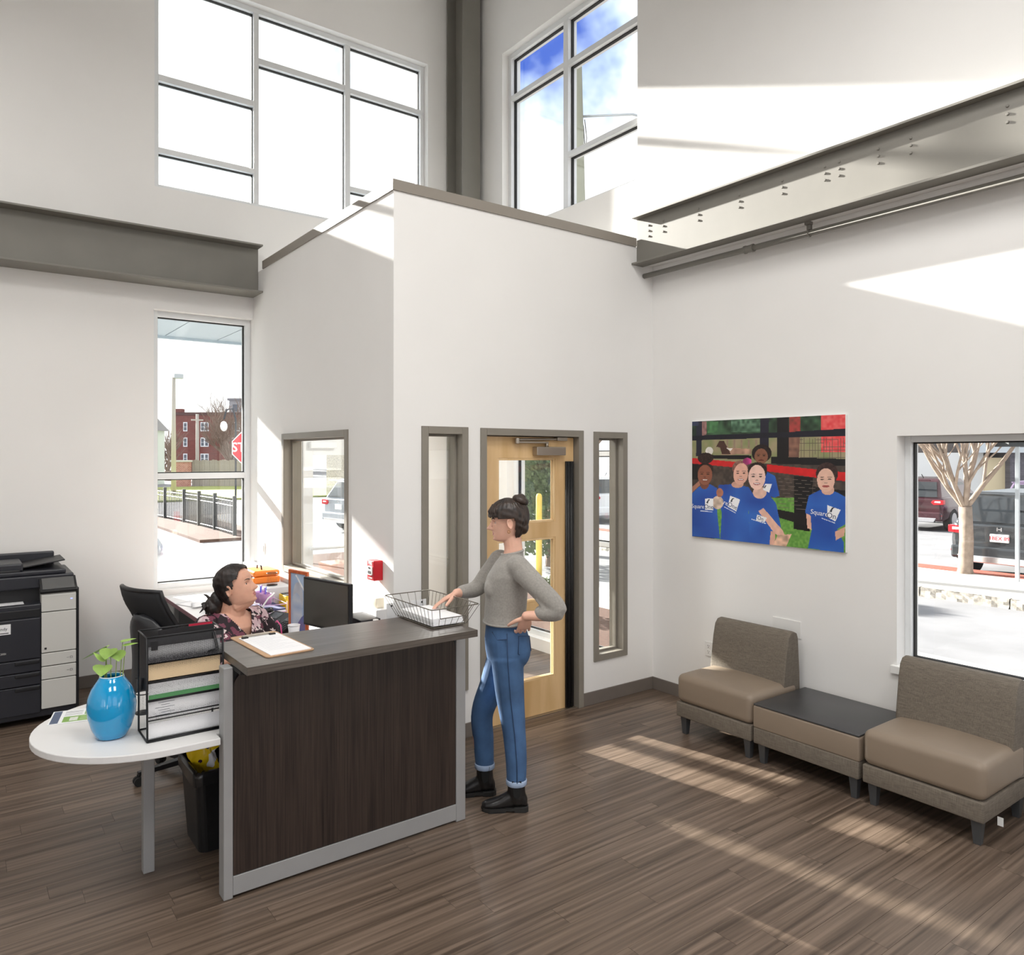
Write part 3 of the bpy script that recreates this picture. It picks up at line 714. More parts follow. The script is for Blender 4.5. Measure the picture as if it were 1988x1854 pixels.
ras.poly([(80, 540), (640, 592), (640, 658), (80, 605)], (206, 38, 42)); ras.poly([(985, 620), (1905, 718), (1905, 822), (985, 702)], (206, 32, 36))
ras.poly([(90, 610), (180, 615), (180, 800), (90, 790)], (30, 28, 28)); ras.poly([(1300, 755), (1520, 775), (1480, 1400), (1296, 1370)], (20, 19, 21))
ras.poly([(1100, 1142), (1450, 1212), (1450, 1338), (1100, 1232)], (26, 24, 26)); ras.poly([(1520, 880), (1900, 930), (1900, 990), (1520, 950)], (24, 22, 24))
for k in range(9): ras.poly([(1120, 780+42*k), (1560, 820+42*k), (1560, 824+42*k), (1120, 784+42*k)], (112, 100, 92))
BL, BD = (52, 108, 194), (34, 72, 158)
def shirt(p, y=0): ras.poly(p, BL, col2=BD, n=9)
def face(cx, cy, rx, ry, sk, hair, hx=0, hy=-55, hrx=1.12, hry=.85, rot=0, smile=0):
    ras.ell(cx+hx, cy+hy, rx*hrx, ry*hry, hair, var=.25, n=90)
    ras.ell(cx, cy+6, rx, ry, sk, rot=rot, var=.04)
    dk = tuple(c*.35 for c in sk); rd = (sk[0]*.72, sk[1]*.45, sk[2]*.48)
    for s_ in (-1, 1):
        ras.ell(cx+s_*rx*.42, cy-ry*.02, rx*.2, ry*.055, dk); ras.ell(cx+s_*rx*.42, cy-ry*.2, rx*.26, ry*.035, tuple(c*.5 for c in sk))
    ras.ell(cx, cy+ry*.28, rx*.2, ry*.06, tuple(c*.78 for c in sk)); ras.ell(cx, cy+ry*.56, rx*.42, ry*.1, rd)
    if smile: ras.ell(cx, cy+ry*.545, rx*.34, ry*.055, (235, 225, 220))
H1, H2, H3 = (44, 32, 30), (104, 70, 62), (58, 40, 38)
face(915, 520, 78, 92, (136, 90, 70), (38, 28, 28), 5, -30, 1.5, 1.15)
shirt([(985, 705), (1080, 760), (1132, 985), (1070, 1010), (960, 960), (940, 840)])
ras.ell(262, 545, 92, 66, (50, 36, 34), var=.35, n=120)
shirt([(95, 970), (190, 880), (320, 850), (405, 900), (405, 1170), (442, 1482), (112, 1452), (100, 1160), (82, 1150)])
ras.ell(255, 850, 52, 60, (122, 74, 58)); face(258, 735, 86, 118, (148, 92, 72), H1, 0, -62, 1.15, .6, smile=1)
ras.poly([(90, 900), (190, 810), (205, 860), (110, 950)], (170, 118, 98))
shirt([(420, 860), (590, 850), (770, 885), (900, 1090), (1010, 1180), (830, 1240), (770, 1160), (790, 1530), (445, 1490), (460, 1180), (405, 990)])
ras.ell(640, 855, 70, 40, (210, 160, 140)); face(678, 725, 86, 128, (228, 176, 156), (132, 92, 82), -8, -60, 1.08, .72, rot=8, smile=1)
ras.ell(752, 583, 52, 40, (196, 66, 136), var=.3)
shirt([(790, 960), (1000, 960), (1092, 1080), (1152, 1372), (1085, 1392), (1030, 1555), (782, 1532), (775, 1150)])
ras.ell(900, 950, 80, 70, (226, 186, 168)); face(866, 765, 100, 146, (240, 200, 186), H1, 6, -70, 1.14, .7, smile=1)
ras.poly([(885, 1165), (945, 1128), (1170, 1390), (1216, 1490), (1170, 1500), (1060, 1402)], (232, 184, 164))
ras.poly([(1030, 1395), (1085, 1400), (1075, 1555), (1015, 1555)], (222, 172, 152))
ras.poly([(1055, 1555), (1110, 1440), (1270, 1430), (1205, 1580)], (206, 168, 144), var=.25)
ras.ell(412, 1065, 66, 78, (204, 182, 164), var=.2); ras.ell(434, 950, 40, 52, (160, 104, 82), var=.2)
shirt([(1600, 920), (1790, 945), (1892, 1000), (1892, 1315), (1795, 1372), (1868, 1520), (1872, 1640), (1458, 1592), (1505, 1370), (1428, 1172), (1470, 985)])
ras.ell(1690, 920, 75, 60, (216, 170, 150)); face(1668, 800, 102, 138, (228, 184, 164), H3, 14, -70, 1.26, .95)
ras.poly([(1440, 1190), (1490, 1215), (1502, 1380), (1452, 1360)], (224, 176, 154)); ras.poly([(1772, 1400), (1890, 1345), (1875, 1450), (1778, 1500)], (218, 168, 146))
LOGO = [[(262, 1018), (358, 1016), (360, 1152), (264, 1146)], [(556, 985), (672, 1030), (628, 1168), (528, 1112)], [(962, 845), (1042, 850), (1010, 950), (938, 918)], [(872, 1205), (985, 1240), (960, 1292), (858, 1272)], [(1684, 1095), (1836, 1150), (1776, 1284), (1680, 1232)]]
for q in LOGO: ras.poly(q, (240, 240, 242), var=.01)
for (x, y, k) in ((300, 1050, 1), (580, 1035, 1), (965, 880, .8), (1738, 1148, 1.2)):   # little perched mark on each square
    ras.poly([(x-24*k, y+18*k), (x+2*k, y-22*k), (x+26*k, y-18*k), (x+6*k, y-6*k), (x-4*k, y+26*k)], (40, 48, 60))
for a_, b_ in (((210, 1155), (352, 1170)), ((485, 1108), (622, 1182)), ((805, 1252), (975, 1305)), ((1615, 1240), (1775, 1300))): ras.poly([a_, b_, (b_[0], b_[1]+9), (a_[0], a_[1]+9)], (214, 222, 240), var=.2, n=200)
PY0, PY1, PZ0, PZ1 = 4.05, 2.738, 1.353, 2.287
pic = thing('wall_picture', 'large photo print of smiling children in blue shirts by a farm fence', 'picture', (XR, 0, 0))
MB().box(-.022, -.002, PY1, PY0, PZ0, PZ1).build('mount_board', M_white, pic)
print_sheet('photo_print', ras, lambda u, v: (-.0226, PY0+(PY1-PY0)*u, PZ1+(PZ0-PZ1)*v), print_mat('photo_print'), pic)
def pic_text(body, cx, cy, size, m, ang=0):
    u, v = ras.uv((cx, cy)); y = PY0+(PY1-PY0)*u; z = PZ1+(PZ0-PZ1)*v
    text('shirt_lettering', body, size, m, pic, Matrix.Translation((-.0232, y, z)) @ Matrix.Rotation(R(-90), 4, 'Z') @ Matrix.Rotation(R(90), 4, 'X') @ Matrix.Rotation(R(ang), 4, 'Z'), ext=.0002)
M_pw, M_pd = MATS['print_white'], mat('print_navy', srgb(60, 68, 96), .5)
pic_text('Square', 180, 1110, .046, M_pw, 0); pic_text('One', 308, 1115, .05, M_pd, 0)
pic_text('re', 505, 1070, .05, M_pw, -18); pic_text('One', 585, 1105, .05, M_pd, -20)
pic_text('On', 910, 1250, .042, M_pd, -12); pic_text('Square', 1590, 1188, .048, M_pw, -6); pic_text('On', 1730, 1222, .055, M_pd, -8)
# ================================================================== THINGS ON THE COUNTER AND DESKS
M_bm = mat('black_metal', (.015, .015, .017), .45, metal=.3)
M_paper = mat('white_paper', srgb(236, 236, 238), .85)
M_manila = mat('manila_folder', srgb(222, 196, 158), .85)
M_ink = mat('grey_ink', srgb(120, 122, 128), .8)
def mesh_mat(name, col, scale=330, cover=.70):
    """perforated metal: holes are transparent"""
    m = bpy.data.materials.new(name); m.use_nodes = True; t = m.node_tree; t.nodes.clear()
    tc = t.nodes.new('ShaderNodeTexCoord'); vo = t.nodes.new('ShaderNodeTexVoronoi'); vo.inputs['Scale'].default_value = scale; vo.inputs['Randomness'].default_value = .15
    gt = t.nodes.new('ShaderNodeMath'); gt.operation = 'GREATER_THAN'; gt.inputs[1].default_value = cover
    p = t.nodes.new('ShaderNodeBsdfPrincipled'); p.inputs['Base Color'].default_value = (*col, 1); p.inputs['Roughness'].default_value = .45
    tr = t.nodes.new('ShaderNodeBsdfTransparent'); mx = t.nodes.new('ShaderNodeMixShader'); o = t.nodes.new('ShaderNodeOutputMaterial')
    t.links.new(tc.outputs['Object'], vo.inputs['Vector']); t.links.new(vo.outputs['Distance'], gt.inputs[0])
    t.links.new(gt.outputs[0], mx.inputs[0]); t.links.new(tr.outputs[0], mx.inputs[1]); t.links.new(p.outputs[0], mx.inputs[2]); t.links.new(mx.outputs[0], o.inputs[0])
    MATS[name] = m
    return m
M_mesh = mesh_mat('black_perforated_mesh', (.02, .02, .022))
# ---- five-pocket mesh organiser
og = thing('file_organizer', 'black mesh five-pocket file organiser full of papers on the white worktop', 'file organizer', (.682, 3.622, .735))
OW, OD, OH = .335, .20, .462
f = MB()
for x in (.004, OW-.004):
    f.tube([(x, .004, .004), (x, .02, OH), (x, OD-.004, OH), (x, OD-.004, .004)], .0045, 8, closed=True)
f.tube([(.004, .02, OH), (OW-.004, .02, OH)], .0045); f.tube([(.004, OD-.004, OH), (OW-.004, OD-.004, OH)], .0045)
f.tube([(.004, .004, .004), (OW-.004, .004, .004)], .0045); f.tube([(.004, OD-.004, .004), (OW-.004, OD-.004, .004)], .0045)
f.build('wire_frame', M_bm, og, smooth=True)
for x in (.004, OW-.004): MB().grid(lambda u, v: (x, .006+.014*v+(OD-.02)*u, .004+(OH-.008)*v), 2, 2).build('side_mesh', M_mesh, og, solid=.0006)
pock = [(.01, .10), (.095, .09), (.18, .085), (.26, .085), (.345, .115)]
labs = [(M_paper, 'white'), (M_paper, ''), (mat('green_paper', srgb(88, 150, 96), .8), ''), (M_manila, ''), (M_paper, '')]
for k, (z, h) in enumerate(pock):
    lean = .012
    pk = MB().grid(lambda u, v: (.006+(OW-.012)*u, .008+.012*(z+h*v)/OH, z+h*v), 2, 2)
    pk.build('pocket_mesh', M_mesh if k < 4 else mesh_mat('dense_perforated_mesh', (.03, .03, .034), 330, .47), og, solid=.0006)
    b = MB(); b.tube([(.006, .007+.012*(z+h)/OH, z+h), (OW-.006, .007+.012*(z+h)/OH, z+h)], .003, 6); b.tube([(.006, .007+.012*z/OH, z), (OW-.006, .007+.012*z/OH, z)], .003, 6)
    b.build('pocket_wire', M_bm, og, smooth=True)
def papers(nm, z, h, m, label, n=4, dx=0):
    """upright sheaf in one pocket"""
    b = MB()
    for i in range(n): b.box(.012+dx+.002*i, OW-.016-.003*(i % 2), .022+.006*i, .0245+.006*i, z, z+h-.004*i)
    o = b.build(nm, m, loc=(.682, 3.622, .735)); tag(o, label, 'papers', 'papers in the mesh organiser')
    return o
papers('paper_sheaf', .012, .066, M_paper, 'thick white paper stack in the lowest organiser pocket', 7)
p_ = papers('form_sheaf', .097, .086, M_paper, 'printed white forms in the second organiser pocket from the bottom')
b = MB()
for i in range(7): b.box(.04+.012*(i % 3), .10+.02*(i % 2), .0212, .0218, .175-.011*i, .177-.011*i)
b.build('print_lines', M_ink, p_)
o = papers('folder_sheaf', .182, .024, MATS['green_paper'], 'green folder edge in the middle organiser pocket', 2); o.location.y -= .0075
papers('paper_sheaf', .196, .074, M_paper, 'white papers behind the green folder in the organiser', 3)
papers('manila_sheaf', .262, .085, M_manila, 'manila folders in the fourth organiser pocket', 4)
papers('paper_sheaf', .347, .072, M_paper, 'white papers in the top organiser pocket', 3)
o = papers('red_folder', .36, .112, mat('crimson_folder', srgb(190, 30, 62), .6), 'crimson folder sticking out of the top organiser pocket', 2, .2); o.location.y += .13
o = papers('black_folder', .36, .108, mat('black_folder', (.015, .013, .015), .6), 'black folder at the back of the mesh organiser', 2, .06); o.location.y += .10
b = MB(); b.tube([(.285, .012, .452), (.30, .010, .375), (.262, .008, .368)], .003, 6); b.tube([(.293, .012, .452), (.308, .010, .37), (.262, .008, .364)], .003, 6)
b.build('wire_hook', M_bm, og, smooth=True)
MB().box(.022, .048, .012, .0185, .405, .442).build('hang_tab', M_bm, og)
# ---- blue vase with cuttings
vs_ = thing('vase', 'glossy turquoise blue glass vase on the white worktop', 'vase', (.574, 3.815, .735))
prof = [(.001, 0), (.052, 0), (.064, .006), (.083, .045), (.098, .10), (.1015, .145), (.096, .185), (.082, .222), (.064, .25), (.052, .268), (.0495, .2745), (.0465, .2735), (.050, .262), (.060, .245), (.078, .216), (.09, .18), (.094, .14), (.09, .1), (.074, .05), (.055, .014), (.001, .012)]
MB().lathe(prof, 48, caps=False).build('body', mat('turquoise_glass', srgb(0, 148, 205), .06, spec=.6, coat=.6), vs_, smooth=True)
MB().lathe([(.0475, .2735), (.0505, .2765), (.0475, .2785), (.045, .2765)], 40, caps=False).build('rim', mat('clear_rim', (.7, .85, .9), .05, spec=.8), vs_, smooth=True)
M_leaf = mat('pothos_leaf', srgb(146, 180, 88), .5, var=.2, vscale=20); M_stem = mat('plant_stem', srgb(140, 160, 90), .6)
def heart(b, base, tip_dir, side, L, Wd):
    """heart shaped leaf blade"""
    t_ = Vector(tip_dir).normalized(); s_ = Vector(side).normalized(); n_ = t_.cross(s_); B = Vector(base)
    out = [(0, 0), (.22, .38), (.1, .52), (-.06, .40), ]
    prof2 = [(-.02, .0), (-.10, .22), (-.06, .42), (.12, .52), (.38, .46), (.68, .26), (1, 0)]
    c = [B+t_*L*u for u in (0, .12, .3, .5, .7, .9, 1)]
    k = len(b.v)
    mid = [tuple(B+t_*L*max(0, u)-n_*Wd*.06*math.sin(PI*max(0, u))) for u, _ in prof2]
    lf = [tuple(B+t_*L*u+s_*Wd*w+n_*Wd*.14*w*2) for u, w in prof2]; rt = [tuple(B+t_*L*u-s_*Wd*w+n_*Wd*.14*w*2) for u, w in prof2]
    b.v += mid+lf+rt; n = len(prof2)
    for i in range(n-1):
        b.f.append((k+i, k+i+1, k+n+i+1, k+n+i)); b.f.append((k+i, k+2*n+i, k+2*n+i+1, k+i+1)); b.mi += [0, 0]
# stems rise out of the vase; each leaf is its own part. Local axes: right in view = (.8,-.6), towards viewer = (-.6,-.8)
Rv = Vector((.803, -.596, 0)); Fv = Vector((-.596, -.803, 0)); Zv = Vector((0, 0, 1))
pl = thing('pothos_cuttings', 'pale green heart-leaf plant cuttings standing in the blue vase', 'plant', (.574, 3.815, .747))
def L3(r_, f_, z_): return Rv*r_+Fv*f_+Zv*z_
cut = [((-.012, 0), (-.018, .01, .352), (-.075, .0, .352), .075, .034, Rv*.2-Fv), ((-.012, .01), (-.022, .02, .325), (-.025, .03, .30), .055, .06, Rv), ((0, 0), (.005, .02, .40), (-.02, .0, .37), .055, .055, Rv),
       ((.006, .01), (.03, .01, .39), (.03, .02, .365), .055, .06, Rv), ((.014, 0), (.045, -.01, .435), (.10, -.02, .44), .075, .03, Fv), ((.02, 0), (.062, .0, .42), (.12, .0, .425), .065, .03, Fv), ((-.02, 0), (-.03, -.01, .40), (-.13, .02, .36), .14, .03, Fv)]
for k, (b0, top, _, ln, wd, sd_) in enumerate(cut):
    base = L3(b0[0], b0[1], .05); tp = L3(*top)
    tp = Vector((tp.x, tp.y, top[2]-.012)); mid = base.lerp(tp, .55)+L3(b0[0]*.3, 0, 0)
    s_ = MB().tube([tuple(base), tuple(mid), tuple(tp)], [.0026, .0022, .0016], 6).build('stem', M_stem, pl, smooth=True)
    tdir = [L3(-1, .1, -.35), L3(-.1, .5, -1), L3(-.35, .3, -.9), L3(.3, .3, -1), L3(1, .1, .12), L3(1, 0, .05), L3(-1, .1, -.55)][k]
    if k in (0, 6): tdir = L3(-1, .05, .55) if k == 0 else L3(-1, 0, -.5)
    b = MB(); heart(b, tuple(tp), tdir, sd_, ln*.9, wd*1.45); b.build('leaf', M_leaf, pl, smooth=True)
# ---- brochure
ra = Raster(90, 60); ra.poly([(0, 0), (1, 0), (1, 1), (0, 1)], (238, 240, 240), var=.01)
ra.poly([(0.02, .04), (.14, .04), (.14, .96), (.02, .96)], (58, 78, 112)); ra.poly([(.2, .52), (.66, .52), (.66, .94), (.2, .94)], (122, 168, 66)); ra.poly([(.5, .06), (.68, .06), (.68, .46), (.5, .46)], (108, 156, 70))
ra.poly([(.7, .06), (.98, .06), (.98, .42), (.7, .42)], (62, 128, 178)); ra.poly([(.7, .46), (.98, .46), (.98, .94), (.7, .94)], (110, 112, 116)); ra.poly([(.3, .6), (.42, .6), (.42, .86), (.3, .86)], (220, 226, 214))
for i in range(7): ra.poly([(.2, .08+.055*i), (.47, .08+.055*i), (.47, .105+.055*i), (.2, .105+.055*i)], (170, 174, 178))
for i in range(5): ra.poly([(.46, .58+.07*i), (.62, .58+.07*i), (.62, .6+.07*i), (.46, .6+.07*i)], (190, 214, 160))
br_ = thing('brochure', 'printed blue and green brochure lying on the white worktop behind the vase', 'brochure', (.352, 4.145, .7355), R(-13))
MB().box(0, .285, 0, .2, 0, .0022).build('pages', M_paper, br_)
print_sheet('cover_print', ra, lambda u, v: (.285*u, .2*(1-v), .0026), print_mat('photo_print'), br_)
# ---- round mesh pencil cup behind the organiser
pc = thing('pencil_cup', 'black wire mesh cup behind the file organiser', 'cup', (.752, 4.07, .735))
MB().lathe([(.036, .002), (.036, .10)], 24, caps=False).build('mesh_wall', M_mesh, pc, smooth=True, solid=.0008)
k = MB(); k.tube([(.036*math.cos(a), .036*math.sin(a), .10) for a in [i*PI/12 for i in range(24)]], .003, 6, closed=True); k.build('rim', M_bm, pc, smooth=True)
MB().lathe([(.001, 0), (.037, 0), (.037, .006), (.001, .006)], 24, caps=False).build('base', M_bm, pc, smooth=True)
# ---- clipboard with forms
cb = thing('clipboard', 'brown clipboard holding white forms on the dark counter ledge', 'clipboard', (1.245, 3.655, 1.0865), R(3))
M_hard = mat('hardboard', srgb(186, 150, 116), .6, var=.1, vscale=40)
MB().prism(rrect(.235, .49, .02, 5), 0, .004, 'z').build('board', M_hard, cb)
b = MB(); b.box(-.092, .104, -.228, .185, .004, .0075); b = b.build('paper', M_paper, cb)
q = MB()
for i in range(12): q.box(-.07, .03+.03*(i % 3), .12-.024*i, .122-.024*i, .0076, .0079)
q.build('print_lines', mat('faint_ink', srgb(205, 206, 210), .8), b)
cl = MB(); cl.box(-.07, .07, .178, .205, .005, .013); cl.tube([(-.06, .17, .013), (.06, .17, .013)], .004, 8); cl.build('clip', M_satin, cb, bevel=.002)
for x in (-.07, .07): MB().box(x-.016, x+.016, .150, .168, .005, .014).build('clip_pad', M_black, cb, bevel=.003)
# ---- wire letter basket with papers
M_wire = mat('bronze_wire', srgb(118, 112, 102), .35, metal=.8)
wb = thing('wire_basket', 'bronze wire letter basket at the right end of the counter ledge', 'basket', (2.145, 3.658, 1.0865))
bw, bd, tw_, td, hh = .105, .205, .150, .268, .115
def ring(w, dd, z, r=.018):
    return [(x, y, z) for x, y in rrect(2*w, 2*dd, r, 4)]
MB().tube(ring(tw_, td, hh), .0028, 6, closed=True).build('rim', M_wire, wb, smooth=True)
MB().tube(ring(bw, bd, .004), .0028, 6, closed=True).build('base_ring', M_wire, wb, smooth=True)
def wires(pairs): 
    for a, b in pairs: MB().tube([a, b], .0014, 5).build('wire', M_wire, wb)
n1, n2 = 13, 6
for i in range(n1+1):
    u = -1+2*i/n1
    for s_ in (-1, 1): wires([((s_*bw, u*bd, .004), (s_*tw_, u*td, hh))])
for i in range(n2+1):
    u = -1+2*i/n2
    wires([((u*bw, bd, .004), (u*tw_, td, hh))])
    zt = .45 if abs(u) < .7 else 1   # the front dips
    wires([((u*bw, -bd, .004), (u*(bw+(tw_-bw)*zt), -(bd+(td-bd)*zt), .004+(hh-.004)*zt))])
b = MB(); b.tube([(-.68*tw_, -td, hh), (-.62*(bw+.45*(tw_-bw)), -(bd+.45*(td-bd)), .055), (.62*(bw+.45*(tw_-bw)), -(bd+.45*(td-bd)), .055), (.68*tw_, -td, hh)], .0026, 6); b.build('front_dip', M_wire, wb, smooth=True)
for i in range(6): wires([((-bw, -bd+2*bd*(i+.5)/6, .004), (bw, -bd+2*bd*(i+.5)/6, .004))])
ps = MB()
for i in range(6): ps.box(2.145-.098+.002*(i % 3), 2.145+.098-.002*(i % 2), 3.658-.19+.003*i, 3.658+.19-.004*(i % 3), 1.0955+.006*i, 1.1008+.006*i)
o = ps.build('letter_stack', M_paper); tag(o, 'stack of white letters lying in the wire basket', 'papers')
o = MB(); o.box(2.0, 2.26, 3.905, 3.909, .7355, 1.155); o = o.build('white_display_board', mat('white_acrylic', (.8, .8, .8), .3)); tag(o, 'thin white board standing behind the wire basket', 'board')
for x in (2.03, 2.23): MB().lathe([(.001, 0), (.005, 0), (.005, .004), (.001, .004)], 10, Matrix.Translation((x, 3.9045, 1.14)) @ Matrix.Rotation(R(90), 4, 'X'), caps=False).build('push_pin', M_black, o)
MB().box(2.08, 2.18, 3.87, 3.945, .7355, .745).build('foot', M_plate, o)
# ================================================================== BEHIND THE COUNTER
M_dgrey = mat('charcoal_plastic', srgb(38, 39, 46), .4, var=.04)
M_dgrey2 = mat('charcoal_plastic_dark', srgb(22, 22, 25), .45)
# ---- multifunction printer
pr_ = thing('copier', 'floor-standing charcoal copier with a pale grey right panel', 'printer', (0, 0, 0))
PX0, PX1, PYF, PYB = -.02, .772, 6.62, 7.30
MB().box(PX0, PX1-.01, PYF+.02, PYB, .05, .90).build('body', M_dgrey, pr_, bevel=.01)
for k, x in enumerate((PX0+.06, PX1-.06)):
    for y in (PYF+.1, PYB-.1): MB().tube([(x-.012, y, .027), (x+.012, y, .027)], .026, 14).build('caster', M_black, pr_)
# pale front panels, one per door
M_pale = mat('pale_grey_plastic', srgb(206, 205, 200), .45)
for (a, b) in ((.112, .325), (.331, .425), (.431, .525), (.531, .832)):
    MB().box(.527, .752, PYF-.004, PYF+.03, a, b).build('pale_panel', M_pale, pr_, bevel=.004)
up = MB().loft([[(.527, PYF-.004, .838), (.752, PYF-.004, .838), (.752, PYF+.1, .838), (.527, PYF+.1, .838)], [(.527, PYF-.004, .955), (.752, PYF-.004, .955), (.752, PYF+.1, .955), (.527, PYF+.1, .955)], [(.527, PYF+.012, .985), (.752, PYF+.012, .985), (.752, PYF+.1, .985), (.527, PYF+.1, .985)]])
up.build('pale_panel', M_pale, pr_, bevel=.004)
MB().box(.752, .772, PYF, PYF+.09, .09, 1.0).build('edge_bezel', M_dgrey2, pr_, bevel=.004)
tp = Matrix.Translation((.64, PYF+.055, 1.028)) @ Matrix.Rotation(R(32), 4, 'X')
scn = MB().box(-.122, .122, -.085, .085, -.014, .012, tp).build('touch_panel', M_dgrey2, pr_, bevel=.006)
MB().box(-.105, .105, -.062, .068, .0122, .0135, tp).build('screen', mat('grey_screen', srgb(92, 92, 92), .2), scn)
MB().box(.715, .728, PYF-.006, PYF-.003, .918, .924).build('status_lamp', mat('blue_lamp', (.25, .3, .9), .4, emit=1.5), pr_)
MB().box(.545, .56, PYF-.006, PYF-.003, .555, .57).build('logo_square', mat('print_black', (.02, .02, .02), .5), pr_)
for z in (.38, .475):
    k = MB().box(.712, .728, PYF-.0055, PYF-.003, z-.008, z+.008).build('tray_mark', mat('mark_grey', srgb(70, 70, 70), .5), pr_)
    MB().box(.7145, .7255, PYF-.0065, PYF-.0054, z-.0055, z+.0055).build('mark_face', M_pale, k)
    MB().box(.69, .706, PYF-.0055, PYF-.003, z-.001, z+.001).build('tray_line', MATS['mark_grey'], pr_)
# dark front: door, drawers, exit tray
MB().box(PX0, .521, PYF-.002, PYF+.03, .50, .80).build('front_door', M_dgrey, pr_, bevel=.006)
for (a, b) in ((.405, .494), (.305, .399), (.09, .299)):
    dr = MB().box(PX0, .521, PYF-.002, PYF+.03, a, b).build('drawer', M_dgrey, pr_, bevel=.005)
    MB().box(.36, .515, PYF-.012, PYF-.001, b-.03, b-.006).build('grip', M_dgrey2, dr, bevel=.004)
MB().box(PX0, .521, PYF+.01, PYF+.04, .805, .865).build('tray_front', M_dgrey2, pr_, bevel=.004)
MB().box(PX0, .527, PYF+.16, PYB, .9, 1.02).build('exit_cavity_wall', M_dgrey2, pr_)
MB().box(.20, .42, PYF+.05, PYF+.16, .903, .906).build('exit_paper', M_paper, pr_)
MB().box(PX0, PX1-.02, PYF+.11, PYB, 1.0, 1.10).build('scanner', M_dgrey, pr_, bevel=.012)
MB().box(PX0, .70, PYF+.12, PYB-.02, 1.10, 1.135).build('scanner_lid', M_dgrey, pr_, bevel=.01)
MB().box(PX0, .42, PYF+.14, PYF+.50, 1.135, 1.195).build('document_feeder', M_dgrey, pr_, bevel=.012)
MB().box(PX0+.02, .40, PYF+.125, PYF+.15, 1.12, 1.15).build('feeder_grip', M_dgrey2, pr_, bevel=.006)
MB().loft([[(.42, PYF+.2, 1.15), (.70, PYF+.2, 1.19), (.70, PYF+.2, 1.20), (.42, PYF+.2, 1.16)], [(.42, PYF+.55, 1.15), (.70, PYF+.55, 1.19), (.70, PYF+.55, 1.20), (.42, PYF+.55, 1.16)]]).build('feeder_tray', M_dgrey2, pr_, bevel=.003)
MB().box(PX0, .66, PYB-.12, PYB-.06, 1.135, 1.23).build('rear_cover', M_dgrey, pr_, bevel=.01)
st = MB().box(.20, .335, PYF-.0045, PYF-.0018, .70, .775).build('sticker', M_paper, pr_)
TMX = lambda x, z, y=PYF-.0052: Matrix.Translation((x, y, z)) @ Matrix.Rotation(R(90), 4, 'X')
text('sticker_lettering', 'olandy', .03, MATS['print_black'], st, TMX(.275, .742))
MB().box(.262, .322, PYF-.0052, PYF-.0046, .708, .714).build('small_print', MATS['mark_grey'], st)
text('model_lettering', 'ub C300i', .02, M_pale, pr_, TMX(.27, .56, PYF-.0035))
# ---- office chair
oc = thing('office_chair', 'black mesh-back office chair behind the seated woman', 'office chair', (1.2, 5.05, 0), R(20))
M_seat = mat('black_fabric', (.016, .016, .018), .85, bump=.2, bscale=500)
for k in range(5):
    a = R(72*k+20)
    e = (.30*math.cos(a), .30*math.sin(a))
    MB().loft([[(.03*math.cos(a+q), .03*math.sin(a+q), z) for q in (1.2, -1.2) for z in ((.11, .075) if q > 0 else (.075, .11))], [(e[0]+.016*math.cos(a+q), e[1]+.016*math.sin(a+q), z) for q in (1.4, -1.4) for z in ((.085, .06) if q > 0 else (.06, .085))]]).build('base_arm', M_dgrey2, oc, bevel=.003)
    cst = MB(); c0 = Vector((e[0], e[1], .028)); s_ = Vector((-math.sin(a), math.cos(a), 0))
    cst.tube([tuple(c0-s_*.024), tuple(c0-s_*.006)], .027, 14); cst.tube([tuple(c0+s_*.006), tuple(c0+s_*.024)], .027, 14); cst.tube([(e[0], e[1], .03), (e[0], e[1], .07)], .008, 8)
    cst.build('caster', M_black, oc)
MB().tube([(0, 0, .06), (0, 0, .26), (0, 0, .40)], [.03, .026, .02], 14).build('gas_lift', M_dgrey2, oc, smooth=True)
MB().box(-.10, .10, -.07, .07, .385, .425).build('mechanism', M_dgrey2, oc, bevel=.01)
soft_block('seat', M_seat, oc, -.24, .25, -.245, .245, .425, .50, .035, 5)
def backsheet(u, v, off=0, w0=.235, top=1.21, bot=.52):
    z = bot+(top-bot)*v; y = (u*2-1)*(w0-.03*v*v)*(1-.0*v)
    x = -.27+.075*math.sin(PI*min(1, v*1.15))-.10*v*v*1.0+.05*(2*u-1)**2+off
    return (x, y, z)
MB().grid(lambda u, v: backsheet(u, v), 14, 16).build('backrest', M_seat, oc, smooth=True, solid=.022)
fr_ = [backsheet(0, v) for v in [i/12 for i in range(13)]]+[backsheet(u, 1) for u in [i/8 for i in range(1, 8)]]+[backsheet(1, 1-i/12) for i in range(13)]+[backsheet(1-i/8, 0) for i in range(1, 8)]
MB().tube(fr_, .014, 8, closed=True).build('back_frame', M_dgrey2, oc, smooth=True)
def shell(u, v):
    a = (u*2-1); z = .56+.50*v; w = .20*(1-.35*max(0, v-.55)**2*4.5)
    return (-.315+.03*math.sin(PI*v)-.04*v+.05*a*a, a*w*math.sqrt(max(0, 1-max(0, (v-.7)/.31)**3)), z)
MB().grid(shell, 12, 14).build('rear_shell', mat('charcoal_shell', srgb(48, 49, 52), .35), oc, smooth=True, solid=.014)
MB().tube([(-.10, 0, .40), (-.30, 0, .40), (-.35, 0, .50), (-.33, 0, .68)], .022, 10).build('back_bar', M_dgrey2, oc, smooth=True)
for s_ in (-1, 1):
    MB().tube([(.0, s_*.25, .44), (.0, s_*.30, .47), (-.02, s_*.30, .66)], .014, 8).build('arm_post', M_dgrey2, oc, smooth=True)
    soft_block('arm_pad', M_dgrey2, oc, -.13, .11, s_*.30-.04, s_*.30+.04, .66, .69, .012, 4)
